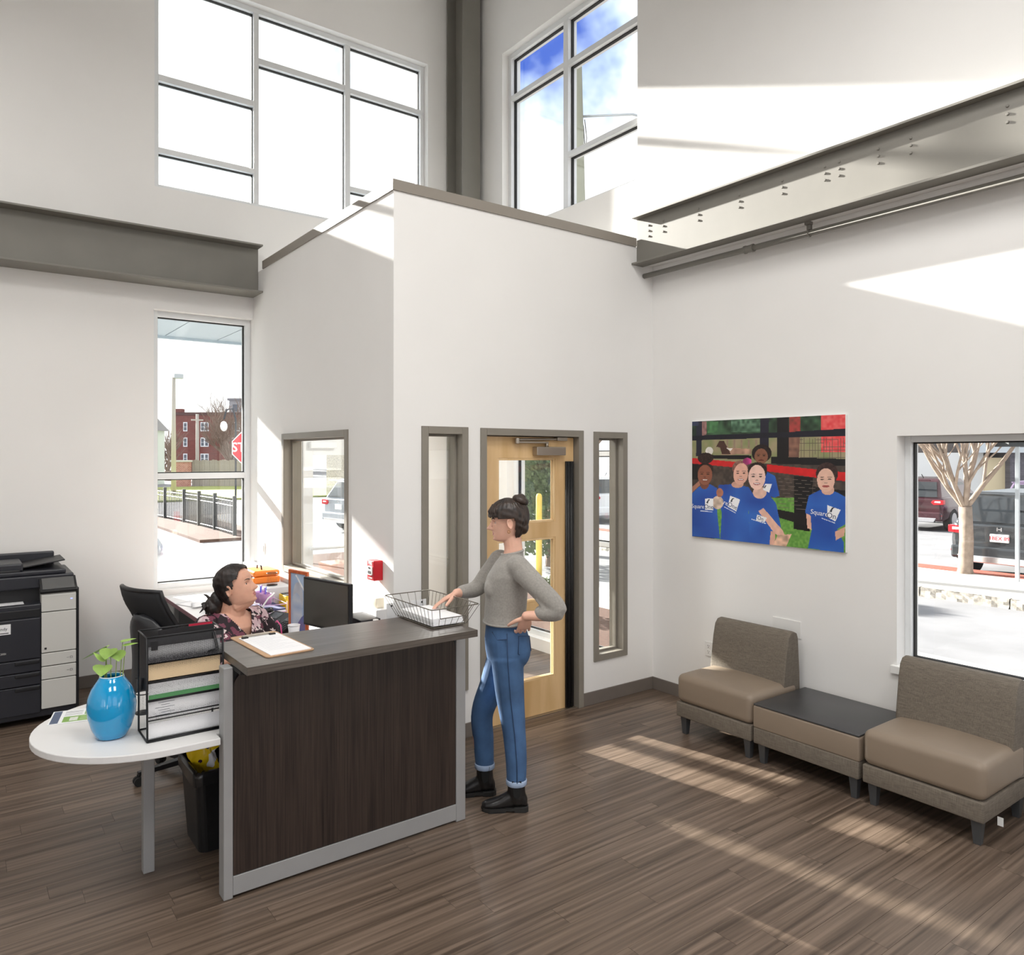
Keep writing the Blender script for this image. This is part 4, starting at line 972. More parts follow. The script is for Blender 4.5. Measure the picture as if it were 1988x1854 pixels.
# ---- waste bin with liner and snack bag
wb_ = thing('waste_bin', 'black plastic waste bin under the white worktop', 'waste bin', (1.10, 4.12, 0))
def rr3(w, d_, z, r=.04): return [(x, y, z) for x, y in rrect(w, d_, r, 5)]
MB().loft([rr3(.21, .29, 0), rr3(.26, .36, .40), rr3(.268, .368, .41), rr3(.252, .352, .41), rr3(.205, .285, .012)], caps=True).build('tub', mat('black_bin_plastic', (.012, .012, .013), .4), wb_, smooth=False)
lin = []
for k, (w, d_, z) in enumerate(((.276, .376, .35), (.282, .382, .40), (.278, .378, .425), (.25, .35, .422), (.23, .33, .36))):
    ring_ = rr3(w, d_, z); random.seed(k+3)
    lin.append([(x*(1+random.uniform(-.02, .02)), y*(1+random.uniform(-.02, .02)), zz+random.uniform(-.012, .012)) for x, y, zz in ring_])
MB().loft(lin, caps=False).build('liner', mat('black_liner', (.015, .015, .016), .25, spec=.6), wb_, smooth=True)
cbag = thing('snack_bag', 'crumpled yellow and white snack bag in the waste bin', 'snack bag', (1.02, 4.10, .36))
def bagp(s_, m_=0):
    def f(u, v):
        x = (u-.5)*.17*(1-.25*v); z = v*.20
        return (x+.02*math.sin(v*9+u*4), s_*(.022*math.sin(PI*u)*math.sin(PI*min(1, v*1.05)))+.006*math.sin(u*21+v*13), z+.012*math.sin(u*11))
    return f
ob = MB(); ob.grid(bagp(1), 12, 14); ob.cur = 1
ob.grid(bagp(-1), 12, 14)
def bag_mat():
    m = bpy.data.materials.new('snack_bag_print'); m.use_nodes = True; t = m.node_tree; b = principled(m)
    tc = t.nodes.new('ShaderNodeTexCoord'); n = t.nodes.new('ShaderNodeTexNoise'); n.inputs['Scale'].default_value = 8; n.inputs['Detail'].default_value = 1
    r = t.nodes.new('ShaderNodeValToRGB'); r.color_ramp.interpolation = 'CONSTANT'; el = r.color_ramp.elements
    el[0].color = (*srgb(60, 34, 66), 1); el[0].position = 0; el[1].position = .40; el[1].color = (*srgb(240, 205, 30), 1); q = el.new(.54); q.color = (*srgb(238, 238, 240), 1)
    t.links.new(tc.outputs['Object'], n.inputs['Vector']); t.links.new(n.outputs[0], r.inputs[0]); t.links.new(r.outputs[0], b.inputs['Base Color']); b.inputs['Roughness'].default_value = .25
    return m
bm_ = bag_mat(); o = ob.build('foil_pouch', [bm_, bm_], cbag, smooth=True); o.rotation_euler = (R(8), R(18), R(-40))
# ---- desk-top things (return desk, z = .735)
ZD = .7355
mo = thing('monitor', 'black flat computer monitor facing the seated woman', 'monitor', (1.955, 4.66, ZD), R(180+13.5))
MB().box(-.02, .012, -.245, .245, .14, .46).build('housing', M_dgrey2, mo, bevel=.005)
MB().box(.0122, .0135, -.233, .233, .155, .447).build('screen', mat('dark_screen', srgb(74, 73, 68), .25, spec=.5), mo)
MB().box(-.05, -.02, -.03, .03, .01, .32).build('stand_neck', M_dgrey2, mo, bevel=.004)
MB().box(-.11, .08, -.12, .12, 0, .012).build('stand_foot', M_dgrey2, mo, bevel=.005)
pf = thing('picture_frame', 'orange wooden picture frame standing between the phone and the monitor', 'picture frame', (1.945, 5.115, ZD), R(180+12))
M_ow = wood_mat('orange_wood', srgb(176, 78, 36), srgb(206, 104, 54), 20, (1, 1, .15), .35)
for nm, bx in (('frame_side', (0, .02, -.115, -.093, 0, .47)), ('frame_side', (0, .02, .093, .115, 0, .47)), ('frame_rail', (0, .02, -.093, .093, 0, .022)), ('frame_rail', (0, .02, -.093, .093, .448, .47))): MB().box(*bx).build(nm, M_ow, pf, bevel=.003)
rb = Raster(46, 100, seed=8); rb.poly([(0, 0), (1, 0), (1, 1), (0, 1)], (150, 176, 214), col2=(196, 214, 236), n=6)
rb.ell(.52, .40, .34, .26, (226, 228, 234), col2=(176, 180, 196), n=9); rb.ell(.6, .62, .36, .3, (210, 216, 228), col2=(160, 178, 210), n=9); rb.poly([(0, .62), (.3, .7), (.9, 1), (0, 1)], (120, 96, 150), col2=(90, 110, 170), n=12)
rb.poly([(.08, .24), (.62, .02), (.70, .03), (.1, .29)], (244, 246, 250))
print_sheet('framed_print', rb, lambda u, v: (.0125, .093-.186*u, .448-.426*v), print_mat('photo_print'), pf)
MB().box(.0, .011, -.093, .093, .022, .448).build('backing', M_dgrey2, pf)
MB().box(-.11, 0, -.012, .012, 0, .006).build('easel_foot', M_dgrey2, pf)
ph = thing('desk_phone', 'black desk telephone with key rows and add-on module', 'telephone', (1.90, 5.42, ZD), R(196))
Tm = Matrix.Translation((0, 0, .055)) @ Matrix.Rotation(R(-24), 4, 'Y')
MB().prism([(-.10, 0), (.09, 0), (.09, .02), (-.10, .10)], -.16, .18, 'y').build('wedge_base', M_dgrey2, ph)
# the wedge faces the woman: build the sloped face parts in its plane
Tm = Matrix.Translation((0, 0, .062)) @ Matrix.Rotation(R(22.8), 4, 'Y')
MB().box(-.10, .09, -.16, .18, 0, .014, Tm).build('face', M_dgrey2, ph, bevel=.003)
for (y0_, y1_) in ((-.145, -.03), (.06, .17)): MB().box(-.08, -.01, y0_, y1_, .0141, .016, Tm).build('display', mat('lcd_grey', srgb(58, 62, 62), .25), ph)
K0 = MB().box(-.006, .006, -.007, .007, 0, .005).build('key', mat('key_grey', srgb(60, 60, 64), .5), ph); first = True
for (ya, yb_, nc) in ((-.145, -.03, 4), (-.015, .045, 2), (.06, .17, 4)):
    for i in range(4):
        for j in range(nc):
            o = K0 if first else K0.copy()
            if not first: COL.objects.link(o)
            first = False
            o.matrix_local = Tm @ Matrix.Translation((.012+.02*i, ya+(yb_-ya)*(j+.5)/nc, .0142))
MB().tube([tuple(Tm @ Vector((-.09+.02*math.sin(PI*i/8)*0, -.205+.0*i, .03+.012*math.sin(PI*i/8)))) if False else tuple(Tm @ Vector((-.09+.17*i/8, -.185, .022+.016*math.sin(PI*i/8)))) for i in range(9)], [.02, .021, .016, .014, .014, .014, .016, .021, .02], 10).build('handset', M_dgrey2, ph, smooth=True)
# storage box stack with the orange case and cups
sb_ = soft_block('storage_box', mat('grey_box', srgb(196, 196, 198), .6), None, 1.98, 2.235, 6.02, 6.58, ZD, .945, .006, 2); tag(sb_, 'pale grey storage box under the orange case by the wall', 'box')
oca = thing('orange_case', 'orange plastic carry case on the storage box by the side wall', 'case', (2.10, 6.40, .946))
M_or = mat('orange_plastic', srgb(238, 130, 40), .4)
soft_block('lower_shell', M_or, oca, -.11, .11, -.14, .15, 0, .055, .012, 3); soft_block('lid', M_or, oca, -.11, .11, -.14, .15, .057, .105, .018, 4)
MB().box(-.116, -.108, -.02, .02, .04, .07).build('latch', M_plate, oca, bevel=.002)
MB().tube([(-.02, -.06, .10), (-.02, -.05, .135), (-.02, .05, .135), (-.02, .06, .10)], .006, 8).build('handle', M_bm, oca, smooth=True)
pc2 = thing('pencil_cup', 'black wire mesh cup in front of the orange case', 'cup', (2.10, 6.14, .946))
MB().lathe([(.042, .002), (.042, .10)], 24, caps=False).build('mesh_wall', M_mesh, pc2, smooth=True, solid=.0008)
MB().tube([(.042*math.cos(a), .042*math.sin(a), .10) for a in [i*PI/12 for i in range(24)]], .003, 6, closed=True).build('rim', M_bm, pc2, smooth=True)
MB().lathe([(.001, 0), (.043, 0), (.043, .006), (.001, .006)], 24, caps=False).build('base', M_bm, pc2, smooth=True)
yb2 = thing('yellow_box', 'small open yellow box beside the purple desk organiser', 'box', (2.16, 5.90, ZD))
soft_block('box_body', mat('yellow_card', srgb(238, 200, 40), .6), yb2, -.06, .06, -.08, .08, 0, .165, .004, 2); MB().box(-.05, .05, -.07, .07, .166, .169).build('contents', M_bm, yb2)
po = thing('desk_organizer', 'purple wire desk organiser with pink trays and pens', 'desk organizer', (1.97, 5.86, ZD))
M_pw2 = mat('lilac_wire', srgb(206, 168, 206), .4); M_lil = mat('lilac_mesh', srgb(186, 138, 184), .5, alpha=.8); M_pink = mat('pink_paper', srgb(214, 70, 130), .7)
for z in (.01, .07, .13): MB().tube([(x, y, z) for x, y in rrect(.20, .30, .02, 4)], .003, 6, closed=True).build('tray_wire', M_pw2, po, smooth=True)
for x in (-.1, .1):
    for y in (-.15, .15): MB().tube([(x, y, 0), (x, y, .15)], .003, 6).build('upright', M_pw2, po, smooth=True)
for k, (z, m) in enumerate(((.012, M_pink), (.03, mat('lilac_paper', srgb(190, 170, 205), .8)), (.072, M_paper), (.085, mat('navy_paper', srgb(70, 74, 110), .8)))): MB().box(-.092, .092, -.142, .142, z, z+.012).build('tray_paper', m, po)
for k, y in enumerate((-.085, .02)): 
    q = MB().lathe([(.001, .132), (.044, .132), (.046, .215), (.043, .215), (.041, .136), (.001, .136)], 4+12*0+16, Matrix.Translation((-.045, y, 0)), caps=False).build('pen_pot', mat('lilac_mesh', srgb(186, 138, 184), .5), po, smooth=True)
    for j in range(2): MB().tube([(-.045, y+.012*j, .14), (-.055+.02*j, y+.03*(j-.4), .262)], .005, 8).build('pen', [mat('violet_pen', srgb(140, 100, 190), .4), mat('blue_pen', srgb(60, 90, 200), .4)][(j+k) % 2], q, smooth=True)
o = MB().tube([(1.78, 5.66, ZD+.01), (1.82, 5.645, ZD+.09), (1.90, 5.64, ZD+.20), (1.95, 5.65, ZD+.235)], .006, 8).build('lamp_gooseneck', mat('white_gloss', (.8, .8, .8), .25), smooth=True); tag(o, 'thin white bent stalk in front of the purple organiser', 'stalk')
o = MB().tube([(1.80, 5.235, ZD+.01), (1.80, 5.225, ZD+.09), (1.805, 5.175, ZD+.125), (1.815, 5.13, ZD+.10), (1.82, 5.115, ZD+.012)], .005, 8).build('charging_cable', mat('hot_pink', srgb(232, 90, 150), .4), smooth=True); tag(o, 'hot pink cable looping in front of the orange picture frame', 'cable')
bk = thing('black_box', 'black box with a small portrait card behind the monitor', 'box', (2.16, 4.60, ZD))
soft_block('box_body', M_dgrey2, bk, -.07, .07, -.16, .10, 0, .215, .004, 2); MB().box(-.0735, -.071, -.09, -.05, .10, .17).build('portrait_card', M_paper, bk)
MB().box(-.0745, -.0736, -.082, -.058, .108, .158).build('portrait', mat('portrait_print', srgb(70, 60, 66), .6), bk)
cs = thing('card_plaque', 'dark purple lettered plaque leaning on the black box', 'plaque', (2.10, 4.60, ZD+.2158), R(-28))
Tc = Matrix.Rotation(R(-12), 4, 'Y')
MB().box(-.004, .004, -.075, .075, 0, .105, Tc).build('plaque_face', mat('plum_print', srgb(58, 52, 92), .5), cs)
q = MB()
for i in range(6): q.box(-.0052, -.0042, -.055+.01*(i % 2), .055-.008*(i % 3), .086-.013*i, .09-.013*i, Tc)
q.build('lettering_lines', mat('pale_print', srgb(176, 176, 206), .6), cs)
bt = thing('bottle', 'small white bottle next to the black box', 'bottle', (2.16, 4.37, ZD))
MB().lathe([(.001, 0), (.024, 0), (.026, .01), (.026, .17), (.014, .19), (.014, .20)], 20).build('body', M_plate, bt, smooth=True); MB().lathe([(.001, .20), (.018, .20), (.018, .228), (.001, .228)], 20, caps=False).build('cap', M_plate, bt, smooth=True)
wp = thing('paper_cup', 'white paper cup between the phone and the monitor', 'cup', (1.86, 5.00, ZD)); MB().lathe([(.001, 0), (.028, 0), (.04, .12), (.037, .12), (.026, .004), (.001, .004)], 20, caps=False).build('cup_wall', M_paper, wp, smooth=True)
MB().tube([(.04*math.cos(a), .04*math.sin(a), .12) for a in [i*PI/12 for i in range(24)]], .0025, 6, closed=True).build('rolled_rim', M_paper, wp, smooth=True)
for k, (x, y, rz, lab) in enumerate(((1.70, 6.86, 20, 'lowest white sheet of the loose papers by the window'), (1.76, 6.68, -12, 'middle curled sheet of the loose papers by the window'), (1.80, 6.40, 35, 'top curled sheet of the loose papers by the window'))):
    c_, s_ = math.cos(R(rz)), math.sin(R(rz))
    def sheet(u, v, x=x, y=y, c_=c_, s_=s_, k=k):
        a, b_ = (u-.5)*.30, (v-.5)*.22
        return (x+a*c_-b_*s_, y+a*s_+b_*c_, ZD+.003+.01*k+.10*(k+.4)*(u**2)*.8)
    o = MB().grid(sheet, 10, 4).build('loose_sheet', M_paper, smooth=True, solid=.001); tag(o, lab, 'paper')
o = MB().box(-.045, .045, -.03, .03, 0, .012).build('note_pad', M_manila, loc=(1.89, 4.495, ZD)); o.rotation_euler = (0, 0, R(10)); tag(o, 'pale yellow note pad below the monitor', 'note pad')
# ================================================================== OUTSIDE
GZ = -.35
M_asph = mat('asphalt', srgb(132, 132, 134), .9, var=.12, vscale=1.2, bump=.3, bscale=60, coords='Object')
M_conc = mat('concrete', srgb(206, 202, 194), .9, var=.06, vscale=2)
M_mulch = mat('mulch', srgb(88, 62, 50), .95, var=.4, vscale=30, bump=.8, bscale=40)
M_grass = mat('dry_grass', srgb(150, 158, 84), .95, var=.3, vscale=8, bump=.6, bscale=40)
def slab(nm, lab, m, x0, x1, y0, y1, z0, z1):
    o = MB().box(x0, x1, y0, y1, z0, z1).build(nm, m); kstruct(o, lab); return o
slab('ground_asphalt', 'asphalt of the street and parking lots', M_asph, -60, 140, -60, 200, GZ-.3, GZ)
slab('ground_walk', 'concrete walk outside the tall window', M_conc, -4, 5.4, YL+TH, 16.4, GZ, -.21)
slab('ground_walk_side', 'concrete walk along the right side of the building', M_conc, 7.6, 8.8, -10, 30, GZ, -.215)
slab('ground_bed', 'mulch bed beside the entry', M_mulch, XR+TH, 7.6, -10, 16.3, GZ, -.2)
slab('ground_far_walk', 'far sidewalk across the street', M_conc, 13.22, 15.45, -10, 34, GZ, -.2)
slab('ground_mulch_strip', 'red-brown mulch strip behind the far sidewalk', mat('red_mulch', srgb(150, 82, 66), .95, var=.35, vscale=30), 15.45, 15.95, -10, 34, GZ, -.19)
slab('ground_grass', 'yellowish grass verge in front of the brick pillar', M_grass, -20, 60, 42, 60.5, GZ, -.25)
slab('ground_fence_bed', 'mulch bed under the picket fence', M_mulch, 5.4, 8.6, 21.6, 31, GZ, -.27)
# granite curb stones, rough faced
M_gran = mat('granite', srgb(168, 162, 152), .9, var=.35, vscale=16, bump=1.0, bscale=18)
kerb = struct('ground_kerb', 'rough granite curb across the street')
for k in range(14):
    y = -2+k*1.35; b = MB(); random.seed(50+k)
    b.grid(lambda u, v: (13.06+.035*random.random()+.02*v, y+.01+1.33*u, GZ+.155*v), 16, 3)
    b.add([(13.22, y+.01, GZ), (13.22, y+1.34, GZ), (13.22, y+1.34, -.195), (13.22, y+.01, -.195), (13.10, y+1.34, -.195), (13.10, y+.01, -.195)], [(2, 3, 5, 4)])
    b.build('curb_stone', M_gran, kerb)
# canopy over the walk
cn = struct('canopy', 'pale metal canopy outside above the tall window')
M_soff = mat('soffit_metal', srgb(126, 140, 150), .5)
for k in range(9): MB().box(-1.0+.62*k+.006, -1.0+.62*(k+1)-.006, YL+TH, 10.05, 3.50, 3.53).build('soffit_panel', M_soff, cn)
MB().box(-1.0, 4.58, YL+TH, 10.1, 3.53, 3.62).build('deck', M_soff, cn); MB().box(-1.0, 4.58, 10.05, 10.11, 3.47, 3.62).build('fascia', M_soff, cn)
# ---- bare trees
M_bark = mat('grey_bark', srgb(150, 134, 120), .95, var=.25, vscale=8, bump=.6, bscale=30)
M_bark2 = mat('brown_twigs', srgb(118, 100, 88), .95)
def bare_tree(label, loc, h, r, fork, levels=4, seed=1, spread=.6, nb=4, m=M_bark, name='bare_tree'):
    t = thing(name, label, 'tree', loc); rnd = random.Random(seed)
    tr = MB(); tr.tube([(0, 0, -.05), (0, .0, .05), (.01*h, 0, fork*.5), (0, 0, fork)], [r*1.35, r*1.08, r, r*.95], 12); tr.build('trunk', m, t, smooth=True)
    b = MB()
    def grow(p, d, L, rad, lv):
        pts = [p]; q = p.copy(); dd = d.copy()
        for i in range(3):
            dd = (dd+Vector((rnd.uniform(-.16, .16), rnd.uniform(-.16, .16), rnd.uniform(.0, .14)))).normalized(); q = q+dd*L/3; pts.append(q.copy())
        b.tube([tuple(x) for x in pts], [rad, rad*.85, rad*.7, rad*.5], 6 if lv > 2 else 4, caps=False)
        if lv <= 1: return
        n = nb if lv == levels else rnd.choice((2, 3, 3))
        for i in range(n):
            a = rnd.uniform(0, 2*PI); s = rnd.uniform(.35, .75)*spread*1.4
            nd = (dd+Vector((math.cos(a)*s, math.sin(a)*s, rnd.uniform(-.05, .3)))).normalized()
            k = rnd.randint(1, 3); grow(pts[k], nd, L*rnd.uniform(.6, .82), rad*.55*(1.05 if k < 3 else 1), lv-1)
    for i in range(nb+1):
        a = 2*PI*i/(nb+1)+rnd.uniform(-.3, .3); s = spread if i else .1
        grow(Vector((0, 0, fork*.96)), Vector((math.cos(a)*s, math.sin(a)*s, 1)).normalized(), (h-fork)*.42*rnd.uniform(.85, 1.1), r*.44, levels)
    b.build('branches', m, t, smooth=True)
    return t
bare_tree('pale bare street tree seen through the wide window', (15.38, 6.33, -.19), 5.2, .12, 1.25, 5, 11, .62, 5)
for k, (x, y, h, s, lab) in enumerate(((29.2, 102.9, 10, 3, 'bare brown tree in front of the far brick apartment house'), (26.6, 92, 8.5, 5, 'thin bare tree left of the stop sign'), (37, 103, 12, 9, 'tall bare tree at the right of the far brick house'), (17.0, 80, 5, 14, 'low bare thicket beside the brick pillar'))):
    bare_tree(lab, (x, y, GZ), h, .34, h*.2, 5, s, .75, 5, M_bark2)
for k, (x, y, lab) in enumerate(((22.5, 25.5, 'bare tree beyond the street seen through the right sidelight'), (24.0, 21.5, 'bare tree by the white car across the street'))): bare_tree(lab, (x, y, GZ), 7, .12, 1.6, 5, 21+k, .6, 4, M_bark2)
# ---- evergreen shrub, low shrub and bollard by the entry
M_ever = mat('evergreen', srgb(86, 104, 70), .9, var=.5, vscale=30)
def shrub(label, loc, w, h, n, seed, m=M_ever):
    t = thing('shrub', label, 'shrub', loc); rnd = random.Random(seed); b = MB()
    for i in range(n):
        a = rnd.uniform(0, 2*PI); z = rnd.random()**.8; rr = w*.5*math.sqrt(rnd.random())*(1-.55*z*z)
        c = Vector((rr*math.cos(a), rr*math.sin(a), .08*h+z*h*.92)); d = Vector((math.cos(a)*.6+rnd.uniform(-.5, .5), math.sin(a)*.6+rnd.uniform(-.5, .5), rnd.uniform(.2, 1))).normalized()
        s = d.cross(Vector((rnd.random(), rnd.random(), rnd.random()))).normalized(); L = rnd.uniform(.06, .12)*(.5+h*.35); ww = L*.28
        b.add([tuple(c), tuple(c+d*L*.5+s*ww), tuple(c+d*L), tuple(c+d*L*.5-s*ww)], [(0, 1, 2, 3)])
    o = b.build('foliage', m, t); o['kind'] = 'stuff'
    MB().tube([(0, 0, 0), (.02, 0, h*.5), (0, .01, h*.85)], [.04*h, .025*h, .008*h], 8).build('stem', M_bark2, t)
    return t
shrub('tall dark evergreen shrub seen through the top lite of the door', (10.3, 12.5, GZ), 1.8, 2.7, 6000, 2)
shrub('low green shrub seen through the bottom lite of the door', (6.7, 8.0, -.2), .7, .5, 900, 4, mat('grey_green', srgb(120, 130, 104), .9, var=.4, vscale=30))
bo = thing('bollard', 'yellow safety bollard in front of the evergreen shrub', 'bollard', (8.9, 11.14, GZ))
MB().lathe([(.058, 0), (.058, 1.59), (.05, 1.63), (.03, 1.655), (.001, 1.66)], 24).build('sleeve', mat('safety_yellow', srgb(220, 190, 84), .6), bo, smooth=True); MB().lathe([(.13, 0), (.13, .03), (.09, .05)], 24).build('footing', M_conc, bo)
# ---- cars
M_tire = mat('tire', (.02, .02, .02), .8); M_cglass = mat('car_glass', (.02, .025, .03), .08, spec=.8); M_chrome = mat('bright_trim', (.7, .7, .72), .2, metal=.9); M_tail = mat('tail_lamp', srgb(200, 20, 36), .2, spec=.6)
M_rim = mat('alloy_rim', (.5, .5, .52), .3, metal=.8)
def suv(label, loc, rz, paint, plate=None):
    """rear at local x = 0, front at x = 4.6; width along y"""
    t = thing('parked_suv', label, 'car', loc, rz)
    def ring(x, w, z0, z1, zs, inset, roof):   # lower body outline with a soft shoulder
        return [(x, -w+.10, z0), (x, -w+.02, z0+.12), (x, -w, (z0+zs)/2), (x, -w+.02, zs-.05), (x, -w+.06, zs), (x, w-.06, zs), (x, w-.02, zs-.05), (x, w, (z0+zs)/2), (x, w-.02, z0+.12), (x, w-.10, z0)]
    st = [(0.02, .80, .42, 1.02), (.10, .90, .32, 1.06), (.5, .93, .30, 1.08), (1.6, .93, .30, 1.06), (3.2, .93, .30, 1.02), (3.9, .92, .30, .98), (4.4, .86, .34, .90), (4.6, .70, .42, .74)]
    MB().loft([ring(x, w, z0, 0, zs, 0, 0) for x, w, z0, zs in st]).build('body', paint, t, smooth=True, bevel=.02)
    gh = [(.06, .80, .72), (.38, .80, .66), (.62, .0, 0)]
    def gr(x, w, z): return [(x, -w, z), (x, w, z)]
    A = [(.06, -.84, 1.04), (.06, .84, 1.04), (3.25, .84, 1.02), (3.25, -.84, 1.02)]; B = [(.42, -.66, 1.60), (.42, .66, 1.60), (2.35, .66, 1.62), (2.35, -.66, 1.62)]; C_ = [(.50, -.62, 1.66), (.50, .62, 1.66), (2.2, .62, 1.68), (2.2, -.62, 1.68)]
    MB().loft([A, B, C_]).build('cabin', paint, t, bevel=.05, seg=3)
    def quad(nm, P, m, par=t, th=.012): 
        a = [Vector(p) for p in P]; n = (a[1]-a[0]).cross(a[3]-a[0]).normalized()*th
        q = MB(); q.add([tuple(p) for p in a]+[tuple(p+n) for p in a], [(0, 1, 2, 3), (7, 6, 5, 4), (0, 4, 5, 1), (1, 5, 6, 2), (2, 6, 7, 3), (3, 7, 4, 0)]); return q.build(nm, m, par, bevel=.004)
    quad('rear_window', [(.075, .72, 1.08), (.075, -.72, 1.08), (.375, -.60, 1.55), (.375, .60, 1.55)], M_cglass)
    for s in (-1, 1):
        P = [(.40, s*.800, 1.10), (1.35, s*.800, 1.10), (1.35, s*.690, 1.53), (.66, s*.690, 1.53)]; P2 = [(1.42, s*.800, 1.10), (2.75, s*.800, 1.08), (2.25, s*.692, 1.53), (1.42, s*.690, 1.53)]
        for q in (P, P2): quad('side_window', q if s > 0 else q[::-1], M_cglass, th=.03)
        for x in (.85, 3.75):
            w = MB().tube([(x, s*.72, .35), (x, s*.93, .35)], .35, 24).build('wheel', M_tire, t)
            MB().tube([(x, s*.90, .35), (x, s*.942, .35)], .22, 18).build('rim', M_rim, w)
        tl = MB().prism([(s*.92, 1.00), (s*.62, .99), (s*.56, .92), (s*.64, .84), (s*.92, .86)], -.012, .16, 'x').build('tail_lamp', M_tail, t, bevel=.01)
        MB().prism([(s*.84, .965), (s*.68, .96), (s*.66, .92), (s*.84, .91)], -.018, -.01, 'x').build('lamp_lens', mat('lamp_white', (.8, .78, .78), .2), tl)
        MB().box(-.012, .02, s*.80-.07, s*.80+.07, .49, .525).build('reflector', M_tail, t)
    MB().box(-.06, .10, -.86, .86, .36, .62).build('bumper', paint, t, bevel=.05, seg=3)
    MB().prism([(-.66, .30), (.66, .30), (.74, .44), (-.74, .44)], -.075, .02, 'x').build('skid_plate', M_chrome, t, bevel=.02)
    MB().box(.02, .06, -.55, .55, 1.60, 1.64).build('spoiler', paint, t, bevel=.01); MB().tube([(.9, 0, 1.67), (.75, 0, 1.78)], .012, 6).build('antenna', M_black, t)
    pl_ = MB().box(-.022, .02, -.16, .16, .72, .87).build('number_plate', M_white, t, bevel=.004)
    Tp = Matrix.Translation((-.0235, 0, .79)) @ Matrix.Rotation(R(-90), 4, 'Z') @ Matrix.Rotation(R(90), 4, 'X')
    if plate: text('plate_lettering', plate, .10, mat('plate_red', srgb(170, 30, 50), .5), pl_, Tp, bold=.001)
    e = MB()
    for y in (-.035, .035): e.box(-.02, -.002, y-.009, y+.009, .93, 1.0)
    e.box(-.02, -.002, -.03, .03, .957, .973); e.build('emblem', M_chrome, t)
    return t
P_dk = mat('dark_grey_paint', srgb(58, 62, 66), .2, metal=.4, coat=.6); P_rd = mat('dark_red_paint', srgb(70, 30, 40), .2, metal=.3, coat=.6); P_wh = mat('white_paint_car', srgb(225, 226, 228), .25, coat=.6); P_pu = mat('plum_paint', srgb(110, 92, 120), .25, metal=.4, coat=.5); P_si = mat('silver_paint', srgb(170, 176, 184), .25, metal=.4, coat=.5)
suv('dark grey parked suv behind the bare street tree', (16.0, 5.98, GZ), 0, P_dk, '1BEX 89')
suv('dark red parked suv at the left edge of the wide window', (24.6, 11.7, GZ), R(4), P_rd)
suv('plum coloured car parked beyond the grey suv', (24.2, 8.2, GZ), R(0), P_pu)
suv('white car across the street seen through the right sidelight', (18.6, 19.0, GZ), R(70), P_wh)
suv('silver and dark suv at the left edge of the tall window', (-1.72, 12.73, -.209), R(20), P_si)
suv('pale car outside seen through the borrowed-light window', (9.6, 22.0, GZ), R(10), P_si)
# ---- sign post across the street, stop sign, poles
M_galv = mat('galvanised', srgb(176, 182, 186), .45, metal=.5)
sp = thing('street_sign', 'metal sign post with a black arrow sign outside the wide window', 'sign', (15.1, 5.36, -.2), R(3))
MB().box(-.03, .03, -.03, .03, 0, 3.1).build('post', M_galv, sp, bevel=.004)
pn = MB().box(-.05, -.035, -.46, .34, 2.38, 2.68).build('sign_plate', mat('sign_black', (.02, .025, .03), .5), sp)
MB().prism([(.30, 2.53), (.12, 2.64), (.12, 2.575), (-.42, 2.575), (-.42, 2.485), (.12, 2.485), (.12, 2.42)], -.053, -.0505, 'x').build('arrow', M_white, pn)
text('sign_lettering', 'ONE WAY', .07, M_black, pn, Matrix.Translation((-.0545, -.10, 2.53)) @ Matrix.Rotation(R(-90), 4, 'Z') @ Matrix.Rotation(R(90), 4, 'X'))
ss = thing('stop_sign', 'red octagonal stop sign outside the tall window', 'sign', (5.39, 17.4, GZ), R(-38))
MB().box(-.03, .03, -.012, .03, 0, 2.95).build('post', mat('white_post', srgb(226, 228, 228), .5), ss, bevel=.003)
oc8 = lambda r: [(r*math.cos(R(22.5+45*i)), 2.56+r*math.sin(R(22.5+45*i))) for i in range(8)]
pl8 = MB().prism(oc8(.385), -.022, -.014, 'y').build('sign_border', M_white, ss); MB().prism(oc8(.362), -.0255, -.0225, 'y').build('sign_face', mat('stop_red', srgb(206, 40, 54), .45), ss)
text('stop_lettering', 'STOP', .30, M_white, ss, Matrix.Translation((0, -.0262, 2.56)) @ Matrix.Rotation(R(90), 4, 'X'), bold=.004)
up_ = thing('utility_pole', 'weathered utility pole with a lamp arm outside the high right window', 'pole', (12.05, 13.5, GZ))
M_pole = mat('weathered_pole', srgb(142, 142, 124), .95, var=.15, vscale=3, stretch=(1, 1, .2))
MB().tube([(0, 0, 0), (0, 0, 6), (-.08, .06, 11.75)], [.21, .18, .14], 14).build('shaft', M_pole, up_, smooth=True)
MB().tube([(0, 0, 10.5), (1.0, -.75, 10.55), (1.5, -1.1, 10.40)], .03, 8).build('lamp_arm', M_galv, up_, smooth=True)
MB().tube([(.12, -.02, 10.45), (.16, -.05, 10.0), (.12, -.04, 9.7), (.08, -.02, 10.3)], .012, 6).build('cable_loop', M_bm, up_, smooth=True)
MB().box(-.22, .22, -.2, .2, 8.2, 8.32).build('crossband', M_galv, up_)
lp = thing('light_pole', 'tall wooden pole with a floodlight head outside the tall window', 'pole', (10.56, 48.2, GZ)); MB().tube([(0, 0, 0), (0, 0, 7.1)], [.15, .10], 10).build('shaft', mat('pale_pole', srgb(178, 172, 162), .9), lp, smooth=True)
MB().box(.0, .52, -.15, .15, 7.05, 7.32).build('floodlight', M_galv, lp, bevel=.02)
u2 = thing('utility_pole', 'thin pale utility pole in front of the far brick house', 'pole', (20.79, 84.19, GZ)); MB().tube([(0, 0, 0), (0, 0, 6.9)], [.2, .15], 8).build('shaft', MATS['pale_pole'], u2, smooth=True); MB().box(-.6, .6, -.05, .05, 6.2, 6.35).build('cross_arm', MATS['pale_pole'], u2)
